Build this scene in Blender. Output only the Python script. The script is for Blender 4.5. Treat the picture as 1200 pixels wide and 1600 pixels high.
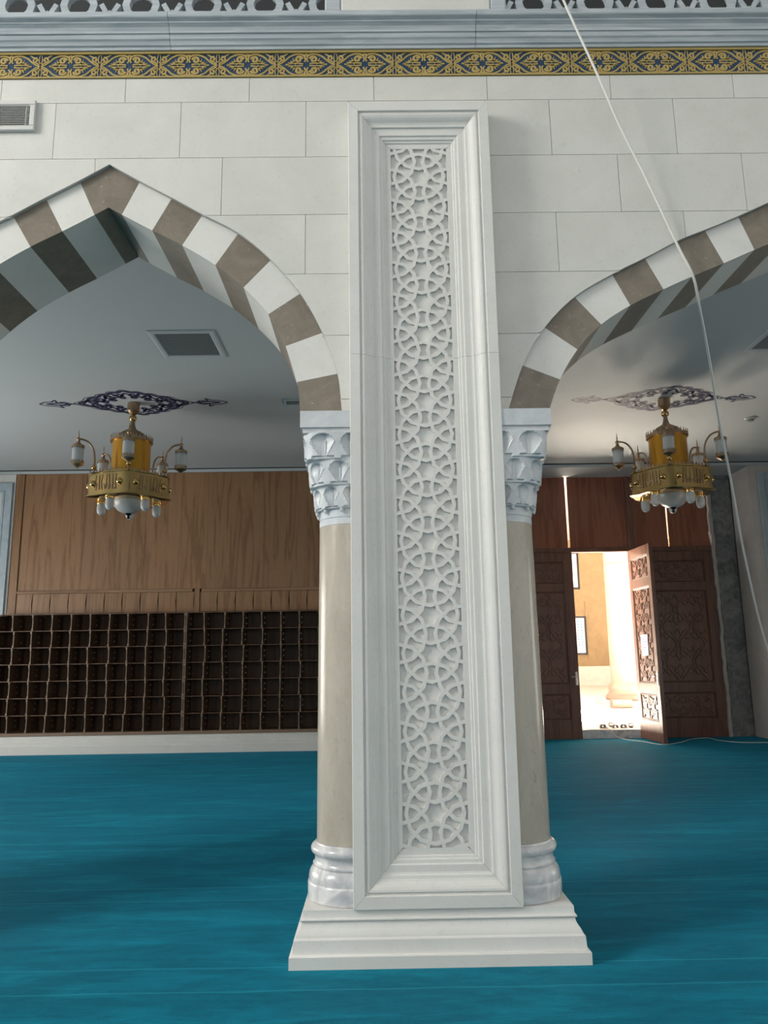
import bpy, math, random
import numpy as np
from mathutils import Matrix, Vector
random.seed(7)
PI = math.pi
for o in list(bpy.data.objects): bpy.data.objects.remove(o, do_unlink=True)
SC = bpy.context.scene
COL = SC.collection

# ---------------------------------------------------------------- camera
F = 1200.0; PITCH = math.radians(10.84); ROLL = math.radians(0.85); YAW = math.radians(0.55); EYE = 1.6
fw = np.array([math.sin(YAW)*math.cos(PITCH), math.cos(YAW)*math.cos(PITCH), math.sin(PITCH)])
r0 = np.cross(fw, [0, 0, 1]); r0 /= np.linalg.norm(r0); u0 = np.cross(r0, fw)
cr = r0*math.cos(ROLL) - u0*math.sin(ROLL); cu = u0*math.cos(ROLL) + r0*math.sin(ROLL)
cam_d = bpy.data.cameras.new('camera'); cam = bpy.data.objects.new('camera', cam_d); COL.objects.link(cam)
cam_d.sensor_fit = 'VERTICAL'; cam_d.sensor_height = 36; cam_d.lens = 36*F/1600; cam_d.clip_end = 300
M4 = Matrix.Identity(4)
for i in range(3):
    M4[i][0] = cr[i]; M4[i][1] = cu[i]; M4[i][2] = -fw[i]
M4[2][3] = EYE
cam.matrix_world = M4
SC.camera = cam
def at(x, y, Y=None, Z=None, X=None):
    """pixel of the 1200x1600 photograph -> point on a known plane"""
    d = fw*F + cr*(x-600) - cu*(y-800)
    for i, v in ((1, Y), (2, Z), (0, X)):
        if v is not None:
            t = (v - (EYE if i == 2 else 0))/d[i]
            return (float(d[0]*t), float(d[1]*t), float(EYE + d[2]*t))

# ---------------------------------------------------------------- light
SC.view_settings.view_transform = 'Standard'; SC.view_settings.look = 'None'
SC.view_settings.gamma = 1; SC.view_settings.use_curve_mapping = False
SC.view_settings.exposure = 0.58
SC.cycles.sample_clamp_indirect = 0.0; SC.cycles.use_guiding = True
world = bpy.data.worlds.new('sky'); SC.world = world; world.use_nodes = True
wn = world.node_tree.nodes; wn['Background'].inputs[0].default_value = (1.0, 0.965, 0.915, 1)
wn['Background'].inputs[1].default_value = 0.62
def add_light(name, kind, loc, target, energy, color, **kw):
    d = bpy.data.lights.new(name, kind); d.energy = energy; d.color = color
    for k, v in kw.items(): setattr(d, k, v)
    o = bpy.data.objects.new(name, d); COL.objects.link(o); o.location = loc
    o.rotation_euler = (Vector(target)-Vector(loc)).to_track_quat('-Z', 'Y').to_euler()
    return o
# sun over the courtyard, from behind the hall and a little to the left
add_light('sun', 'SUN', (-10, -20, 40), (-10+1.2, -20+1.7, 40-10.0), 205.0, (1.0, 0.93, 0.80), angle=0.01)
# daylight of the tall windows on the left side of the prayer hall
add_light('hall_window_daylight', 'AREA', (-10.5, 0.2, 7.5), (0.4, 5.2, 2.2), 680.0, (1.0, 0.96, 0.89),
          shape='RECTANGLE', size=3.0, size_y=5.0)
# fill lamps added at both ends of the aisle to brighten it
add_light('aisle_end_fill', 'AREA', (-9.46, 9.8, 1.9), (0.0, 9.9, 1.9), 215.0, (1.0, 0.95, 0.88),
          shape='RECTANGLE', size=5.0, size_y=2.6)
add_light('aisle_end_fill', 'AREA', (8.56, 7.4, 1.8), (0.0, 8.4, 2.0), 55.0, (1.0, 0.94, 0.86),
          shape='RECTANGLE', size=3.2, size_y=2.6)

# ---------------------------------------------------------------- materials
MATS = {}
def mat(name, col, rough=0.5, metal=0.0, **kw):
    m = bpy.data.materials.new(name); m.use_nodes = True
    b = m.node_tree.nodes['Principled BSDF']
    b.inputs['Base Color'].default_value = (*col, 1); b.inputs['Roughness'].default_value = rough
    b.inputs['Metallic'].default_value = metal
    for k, v in kw.items(): b.inputs[k].default_value = v
    MATS[name] = m
    return m
def nd(m, t, **kw):
    n = m.node_tree.nodes.new(t)
    for k, v in kw.items():
        if hasattr(n, k): setattr(n, k, v)
        else: n.inputs[k].default_value = v
    return n
def lk(m, a, b): m.node_tree.links.new(a, b)
def coords(m, scale=(1, 1, 1), per_object=True):
    tc = nd(m, 'ShaderNodeTexCoord'); mp = nd(m, 'ShaderNodeMapping'); mp.inputs['Scale'].default_value = scale
    g = nd(m, 'ShaderNodeNewGeometry')
    lk(m, g.outputs['Position'], mp.inputs['Vector'])
    if per_object:
        oi = nd(m, 'ShaderNodeObjectInfo'); mul = nd(m, 'ShaderNodeMath', operation='MULTIPLY'); mul.inputs[1].default_value = 37
        lk(m, oi.outputs['Random'], mul.inputs[0]); lk(m, mul.outputs[0], mp.inputs['Location'])
    return mp.outputs['Vector']
def ramp(m, fac, stops):
    r = nd(m, 'ShaderNodeValToRGB'); e = r.color_ramp.elements
    e[0].position, e[0].color = stops[0][0], (*stops[0][1], 1)
    e[1].position, e[1].color = stops[-1][0], (*stops[-1][1], 1)
    for p, c in stops[1:-1]:
        k = e.new(p); k.color = (*c, 1)
    lk(m, fac, r.inputs['Fac']); return r.outputs['Color']
def noise(m, vec, scale, detail=4, rough=0.55, dist=0.0):
    n = nd(m, 'ShaderNodeTexNoise'); n.inputs['Scale'].default_value = scale; n.inputs['Detail'].default_value = detail
    n.inputs['Roughness'].default_value = rough; n.inputs['Distortion'].default_value = dist
    lk(m, vec, n.inputs['Vector']); return n.outputs['Fac']
def mixc(m, fac, a, b, mode='MIX'):
    x = nd(m, 'ShaderNodeMix', data_type='RGBA', blend_type=mode)
    for s, v in ((x.inputs['Factor'], fac), (x.inputs['A'], a), (x.inputs['B'], b)):
        if isinstance(v, (int, float)): s.default_value = v
        elif isinstance(v, tuple): s.default_value = (*v, 1)
        else: lk(m, v, s)
    return x.outputs['Result']
def bump(m, h, strength, dist=0.01):
    b = nd(m, 'ShaderNodeBump'); b.inputs['Strength'].default_value = strength; b.inputs['Distance'].default_value = dist
    lk(m, h, b.inputs['Height']); lk(m, b.outputs['Normal'], m.node_tree.nodes['Principled BSDF'].inputs['Normal'])
def setc(m, c): lk(m, c, m.node_tree.nodes['Principled BSDF'].inputs['Base Color'])

def limestone(name, a, b, rough=0.6, per=True, bmp=0.12):
    m = mat(name, a, rough); v = coords(m, (1, 1, 1), per)
    n1 = noise(m, v, 2.2, 6, 0.6, 0.6); n2 = noise(m, v, 38, 5, 0.7, 1.5)
    c = ramp(m, n1, [(0.3, a), (0.7, b)])
    streak = ramp(m, n2, [(0.56, (1, 1, 1)), (0.72, (0.86, 0.86, 0.85))])
    setc(m, mixc(m, 1.0, c, streak, 'MULTIPLY')); bump(m, n2, bmp, 0.004); return m
WALLST = limestone('pale_limestone', (0.60, 0.60, 0.565), (0.68, 0.68, 0.65))
MORTAR = mat('mortar', (0.44, 0.435, 0.41), 0.9)
PIER = limestone('white_limestone', (0.66, 0.66, 0.635), (0.72, 0.72, 0.70), 0.5, bmp=0.05)
VWHITE = limestone('voussoir_white', (0.66, 0.66, 0.63), (0.74, 0.74, 0.71), 0.35, bmp=0.03)
def brownstone(name, a, b, rough, stretch=(1, 1, 1)):
    m = mat(name, a, rough); v = coords(m, stretch, True)
    n1 = noise(m, v, 6, 6, 0.65, 0.8); n2 = noise(m, v, 55, 3, 0.6, 1.0); n3 = noise(m, v, 22, 4, 0.7, 2.5)
    c = ramp(m, n1, [(0.3, a), (0.7, b)])
    c = mixc(m, ramp(m, n3, [(0.60, (0, 0, 0)), (0.72, (0.35, 0.35, 0.35))]), c, (0.12, 0.10, 0.08))
    sp = ramp(m, n2, [(0.66, (0, 0, 0)), (0.74, (0.75, 0.75, 0.75))])
    setc(m, mixc(m, sp, c, (0.62, 0.58, 0.52))); return m
VBROWN = brownstone('voussoir_brown', (0.175, 0.147, 0.116), (0.25, 0.216, 0.173), 0.3)
SHAFT = brownstone('column_stone', (0.40, 0.36, 0.30), (0.52, 0.475, 0.405), 0.22, (1, 1, 0.35))
def marble(name, a, b, rough, st=(1, 1, 1), sc=3.0):
    m = mat(name, a, rough); v = coords(m, st, True); n = noise(m, v, sc, 7, 0.6, 1.6)
    setc(m, ramp(m, n, [(0.35, a), (0.5, tuple((x+y)/2 for x, y in zip(a, b))), (0.62, b)])); return m
CORN = marble('blue_grey_marble', (0.34, 0.39, 0.43), (0.48, 0.525, 0.56), 0.35, (0.5, 3, 6))
CAPM = marble('capital_marble', (0.50, 0.54, 0.58), (0.68, 0.70, 0.72), 0.4)
BASEM = marble('column_base_marble', (0.46, 0.47, 0.50), (0.74, 0.74, 0.74), 0.22, (1, 1, 1), 5)
GREYM = marble('grey_blue_wall_marble', (0.36, 0.45, 0.51), (0.46, 0.54, 0.60), 0.4)
GOLD = mat('gold_paint', (0.42, 0.31, 0.105), 0.5, 0.0)
NAVY = mat('navy_paint', (0.010, 0.040, 0.095), 0.5)
NAVYP = mat('navy_print', (0.020, 0.026, 0.085), 0.6)
CEILM = mat('ceiling_plaster', (0.53, 0.58, 0.61), 0.68)
v_ = coords(CEILM, (1, 1, 1), False); bump(CEILM, noise(CEILM, v_, 90, 2), 0.05, 0.002)
GALD = mat('gallery_painted_shade', (0.035, 0.038, 0.042), 0.8)  # near-black colour stands in for the unlit gallery interior
PLAST = limestone('pale_plaster', (0.52, 0.49, 0.46), (0.62, 0.58, 0.55), 0.7, False)
def concrete():
    m = mat('rough_concrete', (0.2, 0.2, 0.2), 0.9); v = coords(m, (1, 1, 1), False)
    n = noise(m, v, 5, 8, 0.7, 1.2); n2 = noise(m, v, 1.3, 5, 0.6, 0.5)
    c = ramp(m, n, [(0.35, (0.13, 0.135, 0.14)), (0.65, (0.30, 0.30, 0.30))])
    setc(m, mixc(m, ramp(m, n2, [(0.55, (0, 0, 0)), (0.65, (0.5, 0.5, 0.5))]), c, (0.42, 0.41, 0.39))); bump(m, n, 0.7, 0.03); return m
CONC = concrete()
def wood(name, dark, mid, light, rough, axis='Z', scale=1.0):
    m = mat(name, mid, rough)
    st = {'Z': (4.4*scale, 4.4*scale, 0.30*scale), 'X': (0.30*scale, 4.4*scale, 4.4*scale)}[axis]
    v = coords(m, st, True)
    n0 = noise(m, v, 1.3, 3, 0.5, 0.4)
    w = nd(m, 'ShaderNodeMath', operation='MULTIPLY'); w.inputs[1].default_value = 26; lk(m, n0, w.inputs[0])
    s = nd(m, 'ShaderNodeMath', operation='SINE'); lk(m, w.outputs[0], s.inputs[0])
    s2 = nd(m, 'ShaderNodeMath', operation='MULTIPLY_ADD'); s2.inputs[1].default_value = 0.5; s2.inputs[2].default_value = 0.5
    lk(m, s.outputs[0], s2.inputs[0])
    fine = noise(m, v, 24, 3, 0.6)
    c = ramp(m, s2.outputs[0], [(0.0, dark), (0.25, mid), (1.0, light)])
    c = mixc(m, 0.35, c, ramp(m, fine, [(0.35, dark), (0.65, light)]))
    oi = nd(m, 'ShaderNodeObjectInfo'); tone = ramp(m, oi.outputs['Random'], [(0.0, (0.93, 0.93, 0.93)), (1.0, (1.04, 1.02, 1.01))])
    setc(m, mixc(m, 1.0, c, tone, 'MULTIPLY')); bump(m, fine, 0.12, 0.003); return m
OAK = wood('oak_veneer', (0.190, 0.095, 0.042), (0.285, 0.152, 0.072), (0.335, 0.188, 0.096), 0.45)
OAKX = wood('oak_rail', (0.185, 0.095, 0.045), (0.29, 0.162, 0.082), (0.35, 0.205, 0.112), 0.5, 'X')
RACKW = wood('dark_rack_wood', (0.085, 0.044, 0.024), (0.125, 0.068, 0.038), (0.165, 0.094, 0.055), 0.5)
RACKE = mat('rack_edging', (0.22, 0.15, 0.10), 0.5)
DOORW = wood('door_mahogany', (0.115, 0.050, 0.034), (0.165, 0.074, 0.050), (0.20, 0.092, 0.062), 0.32)
DOORP = wood('door_carved_wood', (0.125, 0.055, 0.038), (0.175, 0.078, 0.053), (0.21, 0.096, 0.066), 0.35)
PLY = wood('red_plywood', (0.19, 0.062, 0.035), (0.27, 0.092, 0.05), (0.33, 0.12, 0.068), 0.3)
STEEL = mat('satin_steel', (0.62, 0.60, 0.58), 0.3, 1.0)
BRASS = mat('polished_brass', (0.66, 0.44, 0.18), 0.17, 1.0)
AGED = mat('aged_bronze', (0.46, 0.33, 0.22), 0.38, 1.0)
AMBER = mat('amber_gold_cylinder', (0.74, 0.37, 0.05), 0.26, 0.8)
GLASS = mat('frosted_glass', (0.72, 0.75, 0.77), 0.30, 0.0)
GLASS.node_tree.nodes['Principled BSDF'].inputs['Transmission Weight'].default_value = 0.35
DARKM = mat('dark_metal', (0.03, 0.03, 0.035), 0.35, 0.7)
WHITEP = mat('white_enamel', (0.62, 0.62, 0.60), 0.4)
GRILLE = mat('grey_grille', (0.30, 0.32, 0.33), 0.5)
SHADOW = mat('void_shade', (0.02, 0.02, 0.02), 0.9)  # near-black colour stands in for shade in gaps and recesses
WIRE = mat('white_cable', (0.72, 0.71, 0.68), 0.5)
PAPER = mat('paper', (0.72, 0.76, 0.90), 0.7)
INK = mat('printed_ink', (0.10, 0.14, 0.40), 0.7)
SAND = limestone('warm_sandstone', (0.24, 0.165, 0.085), (0.31, 0.215, 0.115), 0.8, True, 0.3)
OUTCOL = limestone('rose_limestone', (0.19, 0.135, 0.105), (0.24, 0.178, 0.14), 0.6)
PAVE = limestone('courtyard_paving', (0.50, 0.46, 0.43), (0.60, 0.55, 0.51), 0.7, True)
GLAZE = mat('window_white', (0.75, 0.78, 0.80), 0.4)
TILEB = mat('blue_tile', (0.10, 0.28, 0.42), 0.4)
LEATH = mat('dark_leather', (0.030, 0.024, 0.020), 0.6)
def carpet():
    m = mat('turquoise_carpet', (0.005, 0.15, 0.24), 0.66)
    b = m.node_tree.nodes['Principled BSDF']
    b.inputs['Sheen Weight'].default_value = 0.45; b.inputs['Sheen Roughness'].default_value = 0.5
    b.inputs['Sheen Tint'].default_value = (0.05, 0.50, 0.80, 1); b.inputs['Specular IOR Level'].default_value = 0.05; b.inputs['Specular Tint'].default_value = (0.10, 0.60, 1.0, 1)
    g = nd(m, 'ShaderNodeNewGeometry')
    def vec(sc):
        mp = nd(m, 'ShaderNodeMapping'); mp.inputs['Scale'].default_value = sc; lk(m, g.outputs['Position'], mp.inputs['Vector']); return mp.outputs['Vector']
    brush = noise(m, vec((0.55, 2.2, 1)), 1.6, 6, 0.62, 0.8)
    mid = noise(m, vec((2.0, 7.0, 1)), 2.0, 5, 0.65, 1.2)
    fine = noise(m, vec((1, 1, 1)), 160, 2, 0.6)
    c = ramp(m, brush, [(0.30, (0.001, 0.050, 0.076)), (0.5, (0.0015, 0.084, 0.122)), (0.70, (0.003, 0.160, 0.215))])
    c = mixc(m, 0.9, c, ramp(m, mid, [(0.33, (0.62, 0.66, 0.70)), (0.67, (1.30, 1.28, 1.26))]), 'MULTIPLY')
    c = mixc(m, 0.5, c, ramp(m, fine, [(0.3, (0.6, 0.6, 0.6)), (0.7, (1.35, 1.35, 1.35))]), 'MULTIPLY')
    sx = nd(m, 'ShaderNodeSeparateXYZ'); lk(m, g.outputs['Position'], sx.inputs[0])
    wob = noise(m, vec((1.5, 0.2, 1)), 2.0, 3)
    a = nd(m, 'ShaderNodeMath', operation='MULTIPLY_ADD'); a.inputs[1].default_value = 0.03; lk(m, wob, a.inputs[0]); lk(m, sx.outputs['Y'], a.inputs[2])
    for off in (4.185, 4.485):
        s = nd(m, 'ShaderNodeMath', operation='SUBTRACT'); s.inputs[1].default_value = off; lk(m, a.outputs[0], s.inputs[0])
        w = nd(m, 'ShaderNodeMath', operation='WRAP'); w.inputs[1].default_value = 0.74; w.inputs[2].default_value = -0.74; lk(m, s.outputs[0], w.inputs[0])
        ab = nd(m, 'ShaderNodeMath', operation='ABSOLUTE'); lk(m, w.outputs[0], ab.inputs[0])
        f = ramp(m, ab.outputs[0], [(0.004, (0.38, 0.38, 0.38)), (0.012, (0, 0, 0))])
        c = mixc(m, f, c, (0.03, 0.30, 0.36))
    setc(m, c)
    h = mixc(m, 0.5, brush, fine); bump(m, h, 0.5, 0.02); return m
CARPET = carpet()

# ---------------------------------------------------------------- mesh tools
class MB:
    def __init__(s): s.v = []; s.f = []
    def add(s, vs, fs):
        k = len(s.v); s.v += [tuple(map(float, p)) for p in vs]; s.f += [tuple(i+k for i in f) for f in fs]; return s
    def box(s, x0, x1, y0, y1, z0, z1):
        return s.add([(x0,y0,z0),(x1,y0,z0),(x1,y1,z0),(x0,y1,z0),(x0,y0,z1),(x1,y0,z1),(x1,y1,z1),(x0,y1,z1)],
                     [(0,3,2,1),(4,5,6,7),(0,1,5,4),(1,2,6,5),(2,3,7,6),(3,0,4,7)])
    def bbox(s, x0, x1, y0, y1, z0, z1, b=0.004):
        """box with its vertical-face rim chamfered towards -Y (the room side)"""
        return s.add([(x0,y0+b,z0),(x1,y0+b,z0),(x1,y1,z0),(x0,y1,z0),(x0,y0+b,z1),(x1,y0+b,z1),(x1,y1,z1),(x0,y1,z1),
                      (x0+b,y0,z0+b),(x1-b,y0,z0+b),(x1-b,y0,z1-b),(x0+b,y0,z1-b)],
                     [(0,3,2,1),(4,5,6,7),(1,2,6,5),(2,3,7,6),(3,0,4,7),(8,9,10,11),(0,1,9,8),(1,5,10,9),(5,4,11,10),(4,0,8,11)])
    def lathe(s, prof, seg=32, a0=0.0, a1=2*PI, cx=0, cy=0, rf=None, cap=False):
        full = abs(a1-a0-2*PI) < 1e-6; n = seg if full else seg+1; k = len(s.v); P = len(prof)
        for i in range(n):
            a = a0+(a1-a0)*i/seg; q = rf(a) if rf else 1.0
            for r, z in prof: s.v.append((cx+r*q*math.cos(a), cy+r*q*math.sin(a), z))
        for i in range(seg):
            j = (i+1) % n
            for t in range(P-1):
                s.f.append((k+i*P+t, k+j*P+t, k+j*P+t+1, k+i*P+t+1))
        if cap and not full:
            s.f.append(tuple(k+t for t in range(P))); s.f.append(tuple(k+(n-1)*P+t for t in reversed(range(P))))
        return s
    def tube(s, pts, r, seg=8, closed=False):
        pts = [Vector(p) for p in pts]; k = len(s.v); n = len(pts); up = Vector((0.13, 0.27, 0.95)).normalized()
        rs = r if isinstance(r, (list, tuple)) else [r]*n
        for i, p in enumerate(pts):
            d = (pts[min(i+1, n-1)]-pts[max(i-1, 0)]).normalized()
            a = d.cross(up)
            if a.length < 1e-3: a = d.cross(Vector((1, 0, 0)))
            a.normalize(); b = d.cross(a).normalized()
            for q in range(seg):
                t = 2*PI*q/seg; w = p+(a*math.cos(t)+b*math.sin(t))*rs[i]; s.v.append(tuple(w))
        for i in range(n-1):
            for q in range(seg):
                s.f.append((k+i*seg+q, k+i*seg+(q+1) % seg, k+(i+1)*seg+(q+1) % seg, k+(i+1)*seg+q))
        s.f.append(tuple(k+q for q in reversed(range(seg)))); s.f.append(tuple(k+(n-1)*seg+q for q in range(seg)))
        return s
    def ball(s, c, r, seg=14, rings=8, sz=1.0):
        prof = [(max(r*math.sin(PI*i/rings), 1e-5), c[2]-r*sz*math.cos(PI*i/rings)) for i in range(rings+1)]
        return s.lathe(prof, seg, cx=c[0], cy=c[1])
    def ribbon(s, pts, w, h, mp, taper=(1, 1)):
        """raised strip with a ridge along 2D pts, mapped by mp(u,v,height)"""
        k = len(s.v); n = len(pts)
        for i, (u, v) in enumerate(pts):
            a = pts[max(i-1, 0)]; b = pts[min(i+1, n-1)]; dx, dy = b[0]-a[0], b[1]-a[1]; L = math.hypot(dx, dy) or 1
            t = i/(n-1); ww = w*(taper[0]+(taper[1]-taper[0])*t)*0.5; nx, ny = -dy/L*ww, dx/L*ww
            s.v += [mp(u+nx, v+ny, 0), mp(u+nx*0.7, v+ny*0.7, h), mp(u-nx*0.7, v-ny*0.7, h), mp(u-nx, v-ny, 0)]
        for i in range(n-1):
            for q in range(3):
                s.f.append((k+i*4+q, k+(i+1)*4+q, k+(i+1)*4+q+1, k+i*4+q+1))
        s.f.append((k, k+1, k+2, k+3)); e = k+(n-1)*4; s.f.append((e+3, e+2, e+1, e))
        return s
    def prism(s, poly, h0, h1, mp):
        k = len(s.v); n = len(poly)
        s.v += [mp(u, v, h0) for u, v in poly]+[mp(u, v, h1) for u, v in poly]
        s.f.append(tuple(range(k, k+n))); s.f.append(tuple(reversed(range(k+n, k+2*n))))
        for i in range(n):
            j = (i+1) % n; s.f.append((k+i, k+j, k+n+j, k+n+i))
        return s
    def build(s, name, m, parent=None, smooth=False, fix=True):
        me = bpy.data.meshes.new(name); me.from_pydata(s.v, [], s.f); me.materials.append(m)
        if fix:
            import bmesh
            bm = bmesh.new(); bm.from_mesh(me); bmesh.ops.recalc_face_normals(bm, faces=bm.faces); bm.to_mesh(me); bm.free()
        if smooth:
            me.polygons.foreach_set('use_smooth', [True]*len(me.polygons))
            if smooth != 'full': me.set_sharp_from_angle(angle=math.radians(35))
        me.update()
        o = bpy.data.objects.new(name, me); COL.objects.link(o)
        if parent is not None: o.parent = parent
        return o
def tag(o, label=None, cat=None, group=None, kind=None):
    if label: o['label'] = label
    if cat: o['category'] = cat
    if group: o['group'] = group
    if kind: o['kind'] = kind
    return o
def empty(name, loc=(0, 0, 0)):
    o = bpy.data.objects.new(name, None); COL.objects.link(o); o.location = loc; o.empty_display_size = 0.1; return o
def copy_tree(o, parent=None):
    c = o.copy(); COL.objects.link(c)
    if parent is not None: c.parent = parent
    for ch in list(o.children): copy_tree(ch, c)
    return c
def front(Y):            # u = x, v = z, height towards the camera
    return lambda u, v, h: (u, Y-h, v)
def spline(pts, n=8):
    """Catmull-Rom through 2D/3D points"""
    P = [np.array(p, float) for p in pts]; P = [2*P[0]-P[1]]+P+[2*P[-1]-P[-2]]; out = []
    for i in range(1, len(P)-2):
        for j in range(n):
            t = j/n; a, b, c, d = P[i-1], P[i], P[i+1], P[i+2]
            out.append(tuple(0.5*(2*b+(c-a)*t+(2*a-5*b+4*c-d)*t*t+(3*b-a-3*c+d)*t**3)))
    out.append(tuple(P[-2])); return out
def spiral(cx, cy, r, a0, turns, n=18, end=0.15):
    return [(cx+r*(1-(1-end)*i/n)*math.cos(a0+turns*2*PI*i/n), cy+r*(1-(1-end)*i/n)*math.sin(a0+turns*2*PI*i/n)) for i in range(n+1)]

# ================================================================= STRUCTURE
XL, XR = -9.5, 8.6           # ends of the aisle
YF, YV, YB = 4.600, 4.630, 5.27   # wall face, voussoir face, back of the arcade
ZC = 5.36                    # aisle ceiling
floor = MB().add([(-14, -9, 0), (14, -9, 0), (14, 15.9, 0), (-14, 15.9, 0)], [(0, 1, 2, 3)]).build('floor', CARPET)
tag(floor, 'turquoise wall-to-wall carpet with faint prayer-row seams', 'carpet', kind='structure')

# --- arches: joints (x, z) from crown to springing, extrados and intrados
E1 = [(-1.750,4.863),(-1.555,4.745),(-1.338,4.621),(-1.131,4.497),(-0.892,4.361),(-0.675,4.171),(-0.481,3.935),(-0.336,3.663),(-0.239,3.385),(-0.208,3.092)]
I1 = [(-1.750,4.565),(-1.660,4.512),(-1.455,4.395),(-1.254,4.286),(-1.033,4.143),(-0.846,3.983),(-0.682,3.795),(-0.569,3.575),(-0.494,3.333),(-0.470,3.092)]
E2 = [(3.41,4.865),(3.17,4.770),(2.90,4.665),(2.66,4.555),(2.430,4.449),(2.199,4.351),(2.001,4.270),(1.785,4.155),(1.562,4.042),(1.306,3.888),(1.099,3.682),(0.942,3.427),(0.822,3.092)]
I2 = [(3.41,4.575),(3.22,4.507),(2.97,4.405),(2.73,4.305),(2.512,4.214),(2.300,4.120),(2.085,4.030),(1.887,3.940),(1.662,3.830),(1.464,3.700),(1.300,3.531),(1.176,3.330),(1.082,3.092)]
def arch_curve(E, cx=None):
    c = E[0][0] if cx is None else cx
    half = [(abs(x-E[0][0]), z) for x, z in spline(E, 6)]
    return sorted([(c-d, z) for d, z in half[1:]]+[(c+d, z) for d, z in half])
ARCHES = [arch_curve(E1, -5.89), arch_curve(E1), arch_curve(E2)]
def extr(x):
    for A in ARCHES:
        if A[0][0] < x < A[-1][0]:
            return float(np.interp(x, [p[0] for p in A], [p[1] for p in A]))
    return None
BK = sorted(set([round(p[0], 4) for A in ARCHES for p in A]))
def zlow(x, z0):
    e = extr(x); return z0 if e is None else max(z0, e)
def strip_block(mb, x0, x1, z0, z1, ya, yb, e=0.0005):
    """wall block between x0..x1, z0..z1 with the arches cut out"""
    xs = sorted(set([x0, x1]+[b for b in BK if x0 < b < x1]+[x0+(x1-x0)*i/8 for i in range(1, 8)]))
    seg = []
    for a, b in zip(xs, xs[1:]):
        la, lb = zlow(a+e, z0), zlow(b-e, z0)
        if la >= z1 and lb >= z1: seg.append(None); continue
        seg.append((a, b, min(la, z1), min(lb, z1)))
    k = 0
    run = []
    def flush(run):
        if not run: return
        low = [(run[0][0], run[0][2])]
        for s in run: low.append((s[1], s[3]))
        n = len(low); vs = []
        for x, z in low: vs += [(x, ya, z), (x, ya, z1), (x, yb, z1), (x, yb, z)]
        fs = []
        for i in range(n-1):
            p, q = 4*i, 4*i+4
            for t in range(4): fs.append((p+t, q+t, q+(t+1) % 4, p+(t+1) % 4))
        fs.append((0, 1, 2, 3)); fs.append((4*n-4, 4*n-1, 4*n-2, 4*n-3))
        mb.add(vs, fs)
    for s in seg:
        if s is None or (run and abs(run[-1][3]-s[2]) > 0.3): flush(run); run = []
        if s is not None: run.append(s)
    flush(run)
arcade = MB()
edges = [XL, ARCHES[0][0][0], ARCHES[0][-1][0], ARCHES[1][0][0], ARCHES[1][-1][0], ARCHES[2][0][0], ARCHES[2][-1][0], XR]
ZTOP = 5.93
for i in range(7):
    z0 = 0.0 if i in (0, 2, 6) else 3.09
    strip_block(arcade, edges[i], edges[i+1], z0, ZTOP, 4.613, YB)
wall_front = tag(arcade.build('wall_front', MORTAR), 'pale limestone arcade wall pierced by pointed arches', 'wall', kind='structure')
for xa_, xb_ in ((-4.60, -3.06), (5.75, 7.4)):
    MB().box(xa_, xb_, YV+0.006, YB-0.002, 0.0, 3.088).build('pier_block', WALLST, wall_front)
courses = [5.512, 5.326, 4.905, 4.481, 4.058, 3.632, 3.206, 3.094]
j_even = [-2.976, -2.132, -1.288, -0.444, 0.40, 1.207, 2.052, 2.897, 3.74, 4.585]
j_odd = [-2.69, -1.845, -1.0, -0.156, 0.767, 1.643, 2.478, 3.32, 4.165]
j_top = [-2.51, -1.671, -0.83, 0.017, 0.79, 1.634, 2.478, 3.32, 4.165]
for ci in range(len(courses)-1):
    zt, zb = courses[ci], courses[ci+1]
    js = j_top if ci == 0 else (j_even if ci % 2 else j_odd)
    js = sorted(js+[-3.62, 5.2])
    cuts = []
    for a, b in zip(js, js[1:]):
        if ci == 0: cuts.append((a, b)); continue
        for lo, hi in ((-9, -0.157), (0.769, 9)):
            p, q = max(a, lo), min(b, hi)
            if q-p > 0.03: cuts.append((p, q))
    if ci == 1: MB().box(-0.154, 0.766, YF+0.0005, 4.613, 5.2125, zt-0.0016).build('stone', WALLST, wall_front)
    for a, b in cuts:
        g = 0.0016; mb = MB(); strip_block(mb, a+g, b-g, zb+g, zt-g, YF, 4.613)
        if mb.f: mb.build('stone', WALLST, wall_front)

def make_arch(name, E, I, label, nth):
    root = empty(name, (E[0][0], YV, 3.09)); tag(root, label, 'arch', kind='structure')
    cx = E[0][0]; SE = spline(E, 6); SI = spline(I, 6)
    dr = 1 if E[-1][0] > cx else -1
    def piece(poly, m):
        mb = MB(); mb.prism([(x-cx, z-3.09) for x, z in poly], 0, -(YB-YV), lambda u, v, h: (u, -h, v)); mb.build('voussoir', m, root)
    g = 0.0015
    for side in (1, -1):
        mir = lambda p: (cx+side*(p[0]-cx), p[1])
        for k in range(1, len(E)-1):
            e = SE[k*6:(k+1)*6+1]; i = SI[k*6:(k+1)*6+1]
            piece([mir(p) for p in e]+[mir(p) for p in reversed(i)], VBROWN if (k % 2 == nth) else VWHITE)
    e = SE[0:7]; i = SI[0:7]
    poly = [(2*cx-p[0], p[1]) for p in reversed(e)]+e[1:]+list(reversed(i))+[(2*cx-p[0], p[1]) for p in i[1:]]
    piece(poly, VBROWN)
    return root
make_arch('trim_1', E1, I1, 'narrow pointed arch of alternating white and brown stones beside the door-side arch', 0)
make_arch('trim_2', E2, I2, 'wide pointed arch of alternating white and brown stones facing the open door', 1)

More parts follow.
